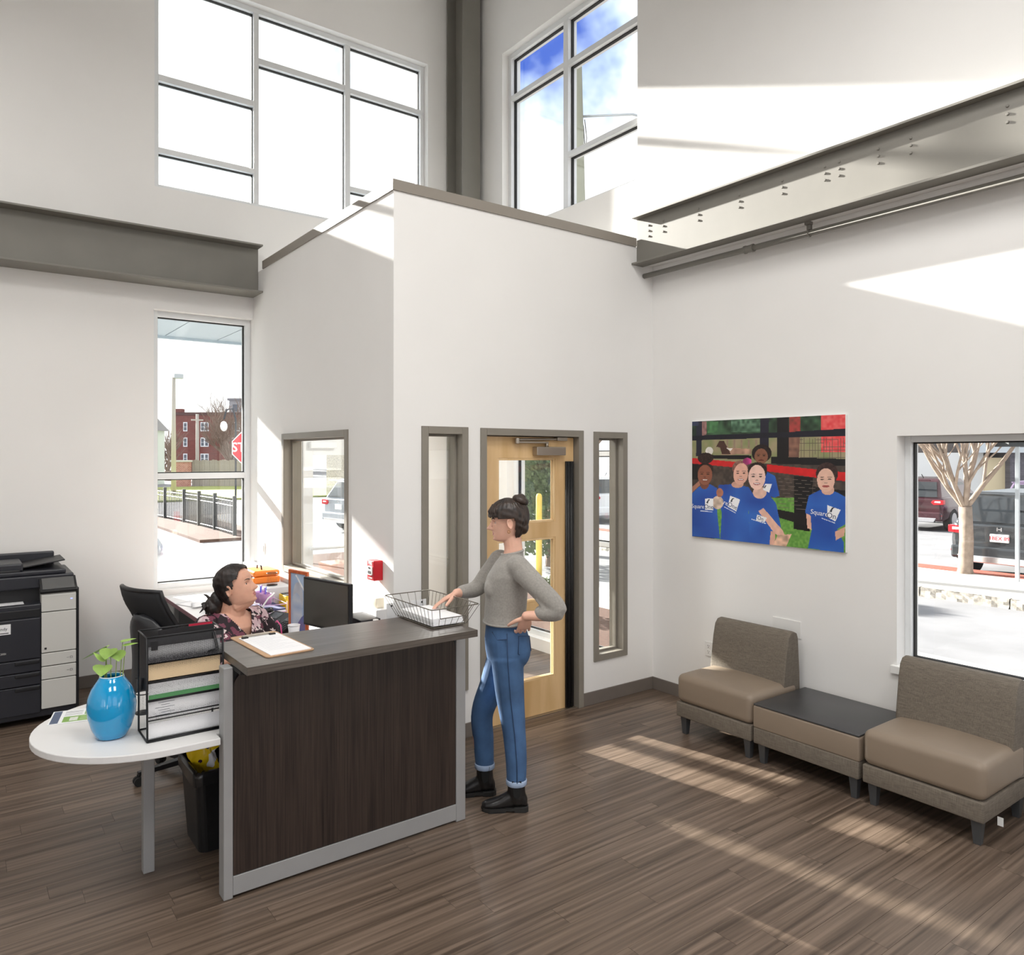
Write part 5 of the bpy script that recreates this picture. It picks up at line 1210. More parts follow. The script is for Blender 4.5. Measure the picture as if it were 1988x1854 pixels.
sl = thing('street_lamp', 'curved street lamp with a white globe near the stop sign', 'street lamp', (10.6, 36.0, GZ)); MB().tube([(0, 0, 0), (0, 0, 4.1), (-.12, .05, 4.6), (-.38, .15, 4.55), (-.48, .2, 4.1)], .045, 8).build('pole', mat('dark_pole', srgb(70, 74, 78), .6), sl, smooth=True); MB().ball((-.48, .2, 3.78), (.16, .16, .24), 8).build('globe', M_white, sl, smooth=True)
# ---- picket fence
pfn = thing('picket_fence', 'black metal picket fence beyond the walk outside the tall window', 'fence', (0, 0, GZ))
M_fence = mat('black_fence', srgb(52, 56, 58), .55)
FP = [(5.9, 34.6), (6.1, 32.3), (6.29, 30.09), (6.44, 27.86), (6.51, 26.15), (6.55, 24.42), (6.51, 22.23)]
for i, (x, y) in enumerate(FP):
    MB().box(x-.05, x+.05, y-.05, y+.05, 0, 1.22).build('post', M_fence, pfn, bevel=.005)
    if i:
        x0, y0_ = FP[i-1]
        for z in (.16, .92, 1.06): MB().tube([(x0, y0_, z), (x, y, z)], .02, 4).build('rail', M_fence, pfn)
        b = MB(); n = 15
        for k in range(1, n): 
            u = k/n; b.box(x0+(x-x0)*u-.012, x0+(x-x0)*u+.012, y0_+(y-y0_)*u-.012, y0_+(y-y0_)*u+.012, .06, 1.14)
        o = b.build('pickets', M_fence, pfn); o['kind'] = 'stuff'
# ---- brick pillar and board fence
bpil = thing('brick_pillar', 'pinkish brick pillar with a pale cap at the end of the board fence', 'pillar', (14.1, 61.9, GZ))
def brick_mat(name, c1, c2, mort, scale):
    m = bpy.data.materials.new(name); m.use_nodes = True; t = m.node_tree; b = principled(m); tc = t.nodes.new('ShaderNodeTexCoord'); mp = t.nodes.new('ShaderNodeMapping'); mp.inputs['Rotation'].default_value = (R(90), 0, 0)
    br = t.nodes.new('ShaderNodeTexBrick'); br.inputs['Color1'].default_value = (*c1, 1); br.inputs['Color2'].default_value = (*c2, 1); br.inputs['Mortar'].default_value = (*mort, 1); br.inputs['Scale'].default_value = scale; br.inputs['Mortar Size'].default_value = .012
    t.links.new(tc.outputs['Object'], mp.inputs[0]); t.links.new(mp.outputs[0], br.inputs['Vector']); t.links.new(br.outputs[0], b.inputs['Base Color']); b.inputs['Roughness'].default_value = .9; MATS[name] = m
    return m
M_br1 = brick_mat('pink_brick', srgb(196, 140, 124), srgb(176, 116, 100), srgb(214, 206, 198), 3.0); M_br2 = brick_mat('red_brick', srgb(126, 62, 56), srgb(104, 48, 46), srgb(140, 120, 112), 2.4)
MB().box(-.62, .62, -.5, .5, 0, 1.95).build('shaft', M_br1, bpil); MB().box(-.7, .7, -.58, .58, 1.95, 2.1).build('cap', M_conc, bpil, bevel=.03)
bf = thing('board_fence', 'weathered grey board fence right of the brick pillar', 'fence', (14.8, 61.5, GZ), R(-41))
M_board = mat('grey_boards', srgb(158, 150, 142), .95, var=.15, vscale=2)
B0 = MB().box(0, .19, -.02, .02, .05, 2.1).build('board', M_board, bf)
for k in range(1, 32):
    o = B0.copy(); COL.objects.link(o); o.location = (.2*k, .02*(k % 2), .04*math.sin(k*1.7))
for z in (.4, 1.7): MB().box(0, 6.5, .025, .07, z, z+.1).build('rail', M_board, bf)
# ---- far brick apartment house, far tower, pale house
ah = thing('apartment_house', 'dark red brick three-storey apartment house far outside the tall window', 'building', (27.0, 123.0, GZ), R(-37))
MB().box(0, 17, 0, 10, 0, 8.96).build('brick_wall', M_br2, ah); MB().box(-.15, 17.1, -.12, 10.1, 8.7, 9.15).build('parapet', mat('dark_cornice', srgb(84, 56, 54), .8), ah); MB().box(.1, 1.1, .2, 1.2, 9.15, 9.7).build('chimney', M_br2, ah)
M_wf = mat('window_white', srgb(226, 228, 232), .5)
for (x, w) in ((1.75, .62), (4.7, 1.25), (9.5, 1.25), (13.2, .62)):
    for z in (2.1, 4.55, 6.9):
        wn = MB().box(x-w/2, x+w/2, -.08, .02, z-.65, z+.75).build('window', M_wf, ah)
        for q in ((-1, 1) if w > 1 else (0,)):
            MB().box(x+q*w*.25-.2, x+q*w*.25+.2, -.10, -.081, z-.5, z-.0).build('pane', mat('far_pane', srgb(86, 92, 104), .2), wn); MB().box(x+q*w*.25-.2, x+q*w*.25+.2, -.10, -.081, z+.06, z+.6).build('pane', MATS['far_pane'], wn)
tw2 = thing('far_tower', 'grey building block rising behind the bare trees', 'building', (44.1, 154, GZ), R(-37)); MB().box(0, 7, 0, 8, 0, 13.6).build('block', mat('far_grey', srgb(150, 150, 154), .8), tw2); MB().box(-.3, 7.3, -.3, 8.3, 13.6, 14.0).build('roof', mat('far_grey_roof', srgb(120, 120, 126), .8), tw2)
for i in range(4):
    for j in range(3): MB().box(.7+1.6*i, 1.7+1.6*i, -.06, 0, 7+2.2*j, 8.4+2.2*j).build('window', MATS['far_pane'], tw2)
ph2 = thing('pale_house', 'pale green clapboard house at the left edge of the tall window', 'building', (6.9, 68.8, GZ), R(-36)); M_pg = mat('pale_green_siding', srgb(206, 214, 200), .8)
MB().box(0, 5.3, 0, 6, 0, 4.6).build('wall', M_pg, ph2)
for k in range(11): MB().box(-.02, 5.32, -.03, 0, .4*k, .4*k+.36).build('clapboard', M_pg, ph2)
MB().loft([[(-.3, -.3, 4.6), (5.6, -.3, 4.6), (5.6, 6.3, 4.6), (-.3, 6.3, 4.6)], [(-.3, 2.9, 6.0), (5.6, 2.9, 6.0), (5.6, 3.1, 6.0), (-.3, 3.1, 6.0)]]).build('roof', mat('house_roof', srgb(150, 148, 150), .9), ph2)
for x in (1.2, 3.6): MB().box(x, x+.9, -.06, -.031, 2.4, 3.9).build('window', MATS['far_pane'], ph2)
# ---- shingled house across the parking lot
sh = thing('shingled_house', 'house with grey shingle wall and white garage across the parking lot', 'building', (46.0, 22.0, GZ), R(53.5-90))
M_sh = brick_mat('grey_shingles', srgb(112, 108, 116), srgb(92, 90, 98), srgb(70, 68, 74), 2.2)
MB().box(-2, 4.4, 0, 6, 0, 2.6).build('garage_wall', M_white, sh); MB().box(4.4, 5.6, -.15, 6, 0, 2.3).build('corner_wall', mat('butter_siding', srgb(232, 214, 176), .8), sh); MB().box(5.6, 14, -.6, 6, 0, 3.0).build('shingle_wall', M_sh, sh)
MB().loft([[(3.2, -1.0, 2.6), (14.5, -1.0, 2.6), (14.5, 6.5, 2.6), (3.2, 6.5, 2.6)], [(5.2, 2.4, 5.4), (14.5, 2.4, 5.4), (14.5, 2.9, 5.4), (5.2, 2.9, 5.4)]]).build('roof', mat('grey_roof', srgb(176, 182, 186), .85), sh)
MB().box(-8, -2, 1, 6, 0, 2.3).build('side_wing', M_white, sh); MB().box(-8, 3.2, .5, 6.5, 2.6, 4.6).build('dark_gable', mat('dark_gable', srgb(92, 86, 84), .9), sh)
MB().ball((-.6, .3, 3.3), .18, 8).build('porch_lamp', mat('porch_lamp', (1, .55, .15), .4, emit=2.0), sh, smooth=True)
bh = thing('stone_block', 'pale speckled block building outside the borrowed-light window', 'building', (18.0, 43.0, GZ), R(-30)); MB().box(0, 6, 0, 4, 0, 4.2).build('wall', mat('speckled_stone', srgb(206, 196, 182), .9, var=.3, vscale=14), bh); MB().box(-.2, 6.2, -.2, 4.2, 4.2, 4.5).build('coping', M_conc, bh)
# ================================================================== PEOPLE
def fuse(mb, voxel, smooth=6, factor=.5):
    """merge overlapping shapes into one continuous skin (voxel remesh + relax)"""
    o = mb.build('tmp_fuse', M_white)
    q = o.modifiers.new('r', 'REMESH'); q.mode = 'VOXEL'; q.voxel_size = voxel
    q = o.modifiers.new('s', 'SMOOTH'); q.factor = factor; q.iterations = smooth
    dg = bpy.context.evaluated_depsgraph_get(); dg.update()
    me = bpy.data.meshes.new_from_object(o.evaluated_get(dg)); bpy.data.objects.remove(o)
    me.materials.clear(); me.polygons.foreach_set('use_smooth', [True]*len(me.polygons))
    return me
def link(me, name, mats, parent):
    for m in (mats if isinstance(mats, (list, tuple)) else [mats]): me.materials.append(m)
    me.name = name; o = bpy.data.objects.new(name, me); COL.objects.link(o); o.parent = parent
    return o
def cut(me, fn):
    """drop faces whose centre fails fn"""
    bm = bmesh.new(); bm.from_mesh(me)
    bmesh.ops.delete(bm, geom=[f for f in bm.faces if not fn(f.calc_center_median())], context='FACES'); bm.to_mesh(me); bm.free()
    return me
def limb(b, pts, rad, n=16):
    """round-ended tapering limb through joints, resampled smoothly"""
    P = [Vector(p) for p in pts]; out = []; rr = []
    for i in range(len(P)-1):
        p0 = P[max(0, i-1)]; p1 = P[i]; p2 = P[i+1]; p3 = P[min(len(P)-1, i+2)]
        for k in range(6):
            t = k/6; t2 = t*t; t3 = t2*t
            out.append(.5*((2*p1)+(p2-p0)*t+(2*p0-5*p1+4*p2-p3)*t2+(3*p1-p0-3*p2+p3)*t3)); rr.append(rad[i]*(1-t)+rad[i+1]*t)
    out.append(P[-1]); rr.append(rad[-1])
    d0 = (out[0]-out[1]).normalized(); d1 = (out[-1]-out[-2]).normalized()
    pre = [out[0]+d0*rr[0]*.85, out[0]+d0*rr[0]*.5]; post = [out[-1]+d1*rr[-1]*.5, out[-1]+d1*rr[-1]*.85]
    b.tube([tuple(p) for p in pre+out+post], [rr[0]*.45, rr[0]*.85]+rr+[rr[-1]*.85, rr[-1]*.45], n)
def ell_loft(b, secs, n=28, p=2.0):
    """secs: (centre, half depth x, half width y, [lean vector]) horizontal ellipses"""
    rings = []
    for (c, rx, ry) in secs:
        rg = []
        for j in range(n):
            a = 2*PI*j/n; ca, sa = math.cos(a), math.sin(a)
            k = (abs(ca)**p+abs(sa)**p)**(-1/p)
            rg.append((c[0]+rx*ca*k, c[1]+ry*sa*k, c[2]))
        rings.append(rg)
    b.loft(rings)
HZ = [-.117, -.112, -.10, -.08, -.05, -.02, .01, .04, .07, .095, .11, .1175]
HF = [.035, .060, .086, .089, .089, .088, .091, .094, .085, .062, .035, .006]
HB = [-.005, -.012, -.03, -.052, -.076, -.091, -.099, -.101, -.092, -.068, -.038, -.006]
HW = [.020, .030, .044, .054, .064, .0705, .0745, .076, .072, .056, .032, .006]
NOSE = [1.0]
def head_pt(a, z, off=0, full=1.0, features=True):
    xf = np.interp(z, HZ, HF); xb = np.interp(z, HZ, HB); w = np.interp(z, HZ, HW)*full; c = -.008
    ca, sa = math.cos(a), math.sin(a)
    x = c+(xf-c)*abs(ca)**.80 if ca >= 0 else c-(c-xb)*abs(ca)**.95
    y = w*math.copysign(abs(sa)**.92, sa)
    if features and ca > 0:
        nb = np.interp(z, [-.049, -.045, -.037, -.029, -.010, .008, .016], [0, .020, .040, .036, .019, .005, 0]); ny = np.interp(z, [-.05, -.04, -.01, .01], [.017, .015, .009, .009])
        x += NOSE[0]*nb*math.exp(-(y/ny)**2)
        x += .0065*math.exp(-((z+.0585)/.005)**2-(y/.019)**2)+.0065*math.exp(-((z+.071)/.005)**2-(y/.017)**2)-.003*math.exp(-((z+.0645)/.0025)**2-(y/.022)**2)
        x += .008*math.exp(-((z+.100)/.011)**2-(y/.018)**2)-.003*math.exp(-((z+.084)/.006)**2-(y/.02)**2)
        for s in (-1, 1): x += -.011*math.exp(-((z-.001)/.011)**2-((y-s*.033)/.015)**2)+.004*math.exp(-((z-.019)/.006)**2-((y-s*.032)/.016)**2)+.004*math.exp(-((z+.032)/.016)**2-((y-s*.043)/.014)**2)
    if off:
        d = Vector((x-c, y, z-.01)).normalized(); x += d.x*off; y += d.y*off; z += d.z*off
    return (x, y, z)
def add_head(b, M, full=1.0):
    zs = [-.117+.2345*(i/74) for i in range(75)]; n = 84
    b.loft([[tuple(M @ Vector(head_pt(2*PI*j/n, z, 0, full))) for j in range(n)] for z in zs])
    for s in (-1, 1):   # ears
        E = M @ Matrix.Translation((-.008, s*.074*full, -.008)) @ Matrix.Rotation(R(s*14), 4, 'Z') @ Matrix.Rotation(R(8), 4, 'Y')
        b.loft([[tuple(E @ Vector((.018*q*math.cos(t)*(1.0+.15*math.sin(t)), s*(h), .032*q*math.sin(t)))) for t in [2*PI*i/16 for i in range(16)]] for (q, h) in ((.55, -.006), (.8, .004), (1.0, .011), (.96, .016), (.7, .0145), (.45, .010))])
def hair_shell(M, mask, off=.012, full=1.0, z0=-.11):
    b = MB(); zs = [z0+(.1172-z0)*(i/60) for i in range(61)]; n = 96
    P = [[Vector(head_pt(2*PI*j/n, z, 0, full, False)) for j in range(n)] for z in zs]
    k = {}
    def vid(i, j):
        if (i, j) not in k:
            k[(i, j)] = len(b.v); p = P[i][j]; d = (p-Vector((-.008, 0, .02))).normalized(); w = off*(1+.10*math.sin(j*1.9)+.06*math.sin(i*.8+j*.6))
            b.v.append(tuple(M @ (p+d*w)))
        return k[(i, j)]
    for i in range(60):
        for j in range(n):
            c = (P[i][j]+P[i+1][(j+1) % n])/2
            if mask(c): b.f.append((vid(i, j), vid(i, (j+1) % n), vid(i+1, (j+1) % n), vid(i+1, j))); b.mi.append(0)
    b.f.append([vid(60, j) for j in range(n)]); b.mi.append(0)
    return b
def add_hand(b, M, side, curl=(.5, .5, .5, .5), thumb=(.62, .74, -.25), spread=.16, s=1.0):
    """wrist at origin, fingers along +x, thumb on +y, back of the hand on +z (side = -1 mirrors)"""
    T = lambda p: tuple(M @ Vector((p[0]*s, p[1]*s*1, p[2]*s*side)))
    rings = []
    for (x, w, h, zc) in ((-.01, .025, .018, 0), (.01, .027, .017, 0), (.035, .036, .0155, .0), (.065, .041, .014, .002), (.088, .040, .012, .002), (.096, .034, .008, .001)):
        rings.append([T((x, w*math.copysign(abs(math.sin(a))**.8, math.sin(a)), zc+h*math.cos(a))) for a in [2*PI*i/18 for i in range(18)]])
    b.loft(rings)
    for k in range(4):
        y = .030-.020*k; L = (.069, .077, .072, .056)[k]; r0 = (.0088, .0090, .0087, .0078)[k]
        d = Vector((1, (1.5-k)*spread*.5, -.05)).normalized(); p = Vector((.084, y, .001)); pts = [p]; ang = 0
        for seg, f in ((.46, .55), (.30, .9), (.24, .7)):
            pts.append(pts[-1]+Vector((d.x*math.cos(ang), d.y*math.cos(ang), d.z-math.sin(ang)))*L*seg); ang += curl[k]*f
        limb(b, [T(q) for q in pts], [r0*s, r0*s*.97, r0*s*.9, r0*s*.78], 10)
    tv = Vector(thumb).normalized(); p = Vector((.022, .024, -.002))
    pts = [p, p+tv*.034, p+tv*.034+(tv+Vector((.35, -.1, -.1))).normalized()*.030, p+tv*.034+(tv+Vector((.35, -.1, -.1))).normalized()*.030+(tv+Vector((.6, -.2, -.15))).normalized()*.024]
    limb(b, [T(q) for q in pts], [.0135*s, .0115*s, .0100*s, .0082*s], 10)
def frame(o, x, y):
    """matrix with the given x axis and approximate y axis at origin o"""
    X = Vector(x).normalized(); Y = Vector(y); Y = (Y-X*Y.dot(X)).normalized(); Z = X.cross(Y)
    return Matrix(((X.x, Y.x, Z.x, o[0]), (X.y, Y.y, Z.y, o[1]), (X.z, Y.z, Z.z, o[2]), (0, 0, 0, 1)))
def skin_mat(name, col):
    m = mat(name, col, .5, var=.05, vscale=25, spec=.4); b = principled(m)
    s = sock(b, 'Subsurface Weight', 'Subsurface')
    if s: s.default_value = .12; b.inputs['Subsurface Radius'].default_value = (.012, .005, .003)
    return m
def hair_mat(name, c0, c1):
    return wood_mat(name, c0, c1, 60, (.25, 1.6, .25), .42)
def lips_assign(me, M, idx=1):
    Mi = M.inverted(); n = len(me.polygons); mi = [0]*n
    for i, p in enumerate(me.polygons):
        q = Mi @ p.center
        if q.x > .086 and -.0755 < q.z < -.0545 and abs(q.y) < .021-.9*abs(q.z+.065): mi[i] = idx
    me.polygons.foreach_set('material_index', mi)
M_eyew = mat('eye_white', (.75, .73, .70), .15, spec=.6); M_iris = mat('brown_iris', (.035, .018, .01), .12, spec=.7)
def eyes(parent, M, brow_m):
    for s in (-1, 1):
        c = Vector((.0640, s*.033, .001))
        e = MB().ball(tuple(c), .0118, 10, M).build('eye', M_eyew, parent, smooth=True)
        d = Vector((.9, s*.12, 0)).normalized(); Q = M @ Matrix.Translation(c+d*.0092) @ d.to_track_quat('X', 'Z').to_matrix().to_4x4()
        MB().lathe([(.0001, .0032), (.003, .0029), (.0056, .0012), (.0058, 0)], 14, Q @ Matrix.Rotation(R(90), 4, 'Y')).build('iris', M_iris, e, smooth=True)
        pts = []
        for k in range(7):
            y = s*(.016+.034*k/6); z = .0185+.006*math.sin(PI*(k/6)*.8); a = math.asin(max(-1, min(1, y/np.interp(z, HZ, HW)))); p = Vector(head_pt(a, z)); pts.append(tuple(M @ (p+Vector((.0015, 0, 0)))))
        MB().tube(pts, [.0018, .003, .0032, .003, .0026, .002, .001], 6).build('eyebrow', brow_m, parent, smooth=True)
        pts = []
        for k in range(7):
            y = s*(.019+.028*k/6); z = .001+.0072*math.sin(PI*k/6); pts.append(tuple(M @ Vector((.0765-.012*(k/6)**2, y, z))))
        MB().tube(pts, .0013, 5).build('eyelash', M_iris, parent, smooth=True)
# ------------------------------------------------------------------ standing woman
SKIN1 = skin_mat('fair_skin', srgb(226, 178, 156)); LIP1 = mat('lip_pink', srgb(196, 120, 112), .4)
w1 = thing('person', 'standing woman in grey sweater and blue jeans with hair in a bun, hand on hip', 'person', (2.576, 3.518, 0), R(143.4))
HM1 = Matrix.Translation((-.004, 0, 1.626)) @ Matrix.Rotation(R(3), 4, 'Y')
b = MB(); add_head(b, HM1)
limb(b, [(-.03, 0, 1.40), (-.035, 0, 1.47), (-.022, 0, 1.56)], [.062, .053, .052])
ell_loft(b, [((-.03, 0, .88), .10, .15), ((-.01, 0, .98), .105, .15), ((.0, 0, 1.08), .09, .13), ((-.005, 0, 1.2), .095, .14), ((-.01, 0, 1.3), .095, .15), ((-.02, 0, 1.39), .07, .13), ((-.028, 0, 1.44), .05, .07)])
LSH, LEL, LWR = Vector((-.075, .155, 1.385)), Vector((-.275, .255, 1.165)), Vector((-.105, .235, 1.128))
RSH, REL, RWR = Vector((.045, -.155, 1.385)), Vector((.185, -.135, 1.215)), Vector((.295, .005, 1.212))
limb(b, [LSH, LEL, LWR], [.036, .034, .026]); limb(b, [RSH, REL, RWR], [.036, .034, .025])
LHM = frame(tuple(LWR), (.10, -.42, -.62), (.86, .05, -.30)); RHM = frame(tuple(RWR), (.86, .22, -.46), (-.1, 1, .1))
add_hand(b, LHM, -1, (.8, .75, .75, .8), thumb=(.45, .85, -.1), spread=.2); add_hand(b, RHM, 1, (.25, .22, .25, .3))
for s, kn, an in ((1, (-.045, .095, .45), (-.055, .10, .13)), (-1, (.15, -.095, .49), (.135, -.10, .13))):
    limb(b, [(-.01, s*.085, .90), kn, an], [.08, .055, .04])
me = fuse(b, .0035, 2, .5)
link(me, 'body', [SKIN1, LIP1], w1); lips_assign(me, HM1)
M_hair1 = hair_mat('dark_brown_hair', srgb(26, 20, 17), srgb(62, 47, 39)); eyes(w1, HM1, M_hair1)
def mask1(c):
    if c.z > .035: return True                                   # crown and fringe
    if c.x > .045: return c.z > .030                # fringe over the forehead
    if c.x > -.036: return c.z > .024
    return c.z > -.085+.35*max(0, c.x+.07)                       # sides and nape
hb = hair_shell(HM1, mask1, .016)
hb.build('hair', M_hair1, w1, smooth=True, solid=.006)
hb2 = MB(); hb2.ball((-.078, 0, .03), (.05, .066, .085), 12, HM1); hb2.ball((-.085, 0, -.035), (.034, .05, .045), 10, HM1); me = fuse(hb2, .004, 4); link(me, 'swept_back_hair', M_hair1, w1)
bn = MB(); bn.tube([tuple(HM1 @ Vector((-.078+.024*math.cos(t), .026*math.sin(t), .118+.012*math.cos(t)))) for t in [2*PI*i/14 for i in range(14)]], .024, 12, closed=True); bn.ball((-.080, 0, .122), (.034, .034, .036), 8, HM1)
link(fuse(bn, .0035, 3), 'bun', M_hair1, w1)
fg = MB()
for k in range(15):   # fringe locks
    y = -.058+.116*k/14; a = math.asin(max(-1, min(1, y/.078))); p0 = Vector(head_pt(a*.8, .088, .017, 1, False)); p1 = Vector(head_pt(a, .055, .019, 1, False)); p2 = Vector(head_pt(a, .029+.004*math.sin(k*2.3), .012, 1, False))
    fg.tube([tuple(HM1 @ p0), tuple(HM1 @ p1), tuple(HM1 @ p2)], [.008, .0085, .004], 6)
o = fg.build('fringe', M_hair1, w1, smooth=True); o['kind'] = 'stuff'
gl = MB(); M_gf = mat('clear_pink_frame', srgb(214, 170, 150), .2, spec=.6)
for s in (-1, 1): gl.tube([tuple(HM1 @ Vector((.098-.010*abs(math.cos(t)*.5+.5*s*0)-.003, s*.033+.024*math.cos(t), -.004+.019*math.sin(t)))) for t in [2*PI*i/20 for i in range(20)]], .0014, 6, closed=True)
gl.tube([tuple(HM1 @ Vector((.097, -.010, .002))), tuple(HM1 @ Vector((.104, 0, .004))), tuple(HM1 @ Vector((.097, .010, .002)))], .0014, 6)
for s in (-1, 1): gl.tube([tuple(HM1 @ Vector((.093, s*.057, .004))), tuple(HM1 @ Vector((.05, s*.074, .006))), tuple(HM1 @ Vector((-.012, s*.083, .006)))], .0014, 6)
gl.build('glasses', M_gf, w1, smooth=True)
MB().tube([tuple(HM1 @ Vector((-.002+.007*math.cos(t), .089, -.052+.008*math.sin(t)))) for t in [2*PI*i/12 for i in range(12)]], .0015, 6, closed=True).build('earring', mat('gold', srgb(190, 140, 70), .25, metal=.9), w1, smooth=True)
# sweater
def knit_mat(name, c):
    m = mat(name, c, .9, var=.12, vscale=90, bump=.5, bscale=700, sheen=.3); return m
b = MB()
ell_loft(b, [((.012, 0, 1.035), .128, .165), ((.012, 0, 1.10), .122, .150), ((.006, 0, 1.18), .122, .152), ((.006, 0, 1.26), .128, .160), ((-.004, 0, 1.32), .118, .168), ((-.016, 0, 1.38), .092, .158), ((-.026, 0, 1.425), .068, .098), ((-.03, 0, 1.458), .062, .070)])
for s in (-1, 1): b.ball((.068, s*.062, 1.245), (.066, .068, .07), 10)
limb(b, [LSH+Vector((.02, -.03, .0)), LSH.lerp(LEL, .5)+Vector((.0, .01, .0)), LEL, LEL.lerp(LWR, .52)], [.066, .059, .054, .043]); limb(b, [RSH+Vector((-.0, .03, 0)), RSH.lerp(REL, .5), REL, REL.lerp(RWR, .72)], [.066, .056, .050, .038])
b.ball(tuple(LSH+Vector((.012, -.012, .0))), .060, 10); b.ball(tuple(RSH), .060, 10)
for k in range(5): # gathered folds at the crook of the elbow
    p = LEL.lerp(LSH, .10+.06*k)+Vector((.045, .0, -.012)); limb(b, [p, p+Vector((.0, .04, -.012))], [.012, .008], 8)
me = fuse(b, .006, 12)
me = cut(me, lambda c: (c.z < 1.447-.15*(c.x+.03) or math.hypot(c.x+.03, c.y) > .085) and c.z > 1.047)
link(me, 'sweater', knit_mat('grey_knit', srgb(150, 146, 140)), w1)
def hoop(nm, secs, r, m):
    MB().tube(secs, r, 8, closed=True).build(nm, m, w1, smooth=True)
hoop('neckband', [(-.029+.062*math.cos(t), .071*math.sin(t), 1.447-.012*math.cos(t)) for t in [2*PI*i/28 for i in range(28)]], .0075, MATS['grey_knit'])
hoop('hem_band', [(.012+.1265*math.cos(t), .164*math.sin(t), 1.052) for t in [2*PI*i/40 for i in range(40)]], .006, MATS['grey_knit'])
# jeans
M_den = mat('blue_denim', srgb(66, 98, 138), .85, var=.22, vscale=9, bump=.35, bscale=900); M_dl = mat('denim_cuff', srgb(160, 178, 204), .85, var=.1, vscale=20); M_stitch = mat('denim_stitch', srgb(40, 60, 92), .8)
b = MB()
ell_loft(b, [((.012, 0, 1.075), .108, .142), ((.010, 0, 1.02), .116, .156), ((.002, 0, .95), .130, .172), ((-.004, 0, .89), .132, .178), ((.0, 0, .84), .118, .172)])
b.ball((-.062, .075, .90), (.072, .082, .10), 10); b.ball((-.062, -.075, .90), (.072, .082, .10), 10)
LL = [(.0, .088, .86), (-.015, .092, .66), (-.038, .096, .45), (-.050, .099, .30), (-.052, .10, .175)]; RL = [(.02, -.088, .86), (.075, -.093, .68), (.148, -.096, .49), (.142, -.099, .32), (.135, -.10, .185)]
limb(b, LL, [.094, .082, .066, .061, .055], 20); limb(b, RL, [.094, .082, .066, .061, .055], 20)
me = fuse(b, .006, 4); me = cut(me, lambda c: c.z > .150 and c.z < 1.085)
link(me, 'jeans', M_den, w1)
for P in (LL, RL):
    c = Vector(P[4]); MB().lathe([(.054, -.016), (.0585, -.013), (.0595, .012), (.0565, .017), (.053, .0), (.054, -.016)], 28, Matrix.Translation(c+Vector((0, 0, -.012))), caps=False).build('rolled_cuff', M_dl, w1, smooth=True)
seam = [(.0, .185, 1.02)]+[(x-.004, y+r_, z) for (x, y, z), r_ in zip(LL, (.096, .086, .071, .066, .060))]
MB().tube(seam, .0022, 5).build('side_seam', M_stitch, w1, smooth=True)
pk = [(-.065, 1.0), (-.125, .985), (-.135, .90), (-.10, .872), (-.062, .90)]
def on_hip(x, z): return (x, .166-.9*max(0, -x-.05)**1.4*1.0-.0*z if x > -.07 else .150-1.05*(-x-.07), z)
MB().tube([on_hip(x, z) for x, z in pk], .0025, 5, closed=True).build('pocket_stitch', M_stitch, w1, smooth=True)
MB().tube([(.085, .120, 1.015), (.055, .150, .975), (.0, .178, .985)], .0024, 5).build('pocket_edge', M_stitch, w1, smooth=True)
# ankle boots
M_lea = mat('black_leather', (.012, .011, .011), .3, spec=.5, bump=.1, bscale=200); M_sole = mat('black_sole', (.015, .014, .013), .7); M_elas = mat('black_elastic', (.006, .006, .006), .9)
for (ax, ay, toe, ang) in ((-.052, .10, .20, 0), (.135, -.10, .20, 4)):
    bt = MB(); A = Vector((ax, ay, 0)); Q = Matrix.Translation(A) @ Matrix.Rotation(R(ang), 4, 'Z')
    limb(bt, [Q @ Vector((.0, 0, .20)), Q @ Vector((.0, 0, .12)), Q @ Vector((-.005, 0, .075))], [.049, .050, .050], 18)
    rings = []
    for (x, w, h, zb) in ((-.062, .018, .045, .028), (-.050, .032, .075, .026), (-.02, .037, .10, .024), (.02, .036, .105, .022), (.06, .038, .085, .016), (.10, .043, .066, .012), (.14, .044, .052, .012), (.175, .036, .040, .014), (.196, .018, .026, .016)):
        rings.append([tuple(Q @ Vector((x, w*math.copysign(abs(math.sin(t))**.8, math.sin(t)), zb+h*.5+h*.5*math.cos(t)))) for t in [2*PI*i/20 for i in range(20)]])
    bt.loft(rings); me = fuse(bt, .0045, 3); bo_ = link(me, 'boot', M_lea, w1)
    out = [(.20, 0), (.188, .026), (.15, .046), (.10, .046), (.05, .038), (.0, .037), (-.045, .036), (-.066, .018)]; out = out+[(x, -y) for x, y in out[::-1] if y]
    MB().prism(out, .010, .024, 'z', Q).build('sole', M_sole, bo_); MB().prism([(x, y) for x, y in [(-.068, -.018), (-.05, -.036), (.012, -.036), (.012, .036), (-.05, .036), (-.068, .018)]], .0, .03, 'z', Q).build('heel', M_sole, bo_, bevel=.003)
    MB().prism([(x*1, y) for x, y in [(.06, -.036), (.06, .036), (.15, .046), (.195, 0.015), (.195, -.015), (.15, -.046)]], .0, .012, 'z', Q).build('sole_tread', M_sole, bo_)
    for s in (-1, 1): MB().prism([(-.028, .185), (.026, .185), (.018, .10), (.0, .085), (-.02, .10)], s*.046, s*.0535, 'y', Q).build('elastic_gore', M_elas, bo_, bevel=.002)
    MB().prism([(-.053, .19), (-.048, .19), (-.048, .232), (-.053, .232)], -.01, .01, 'y', Q).build('pull_tab', M_elas, bo_)
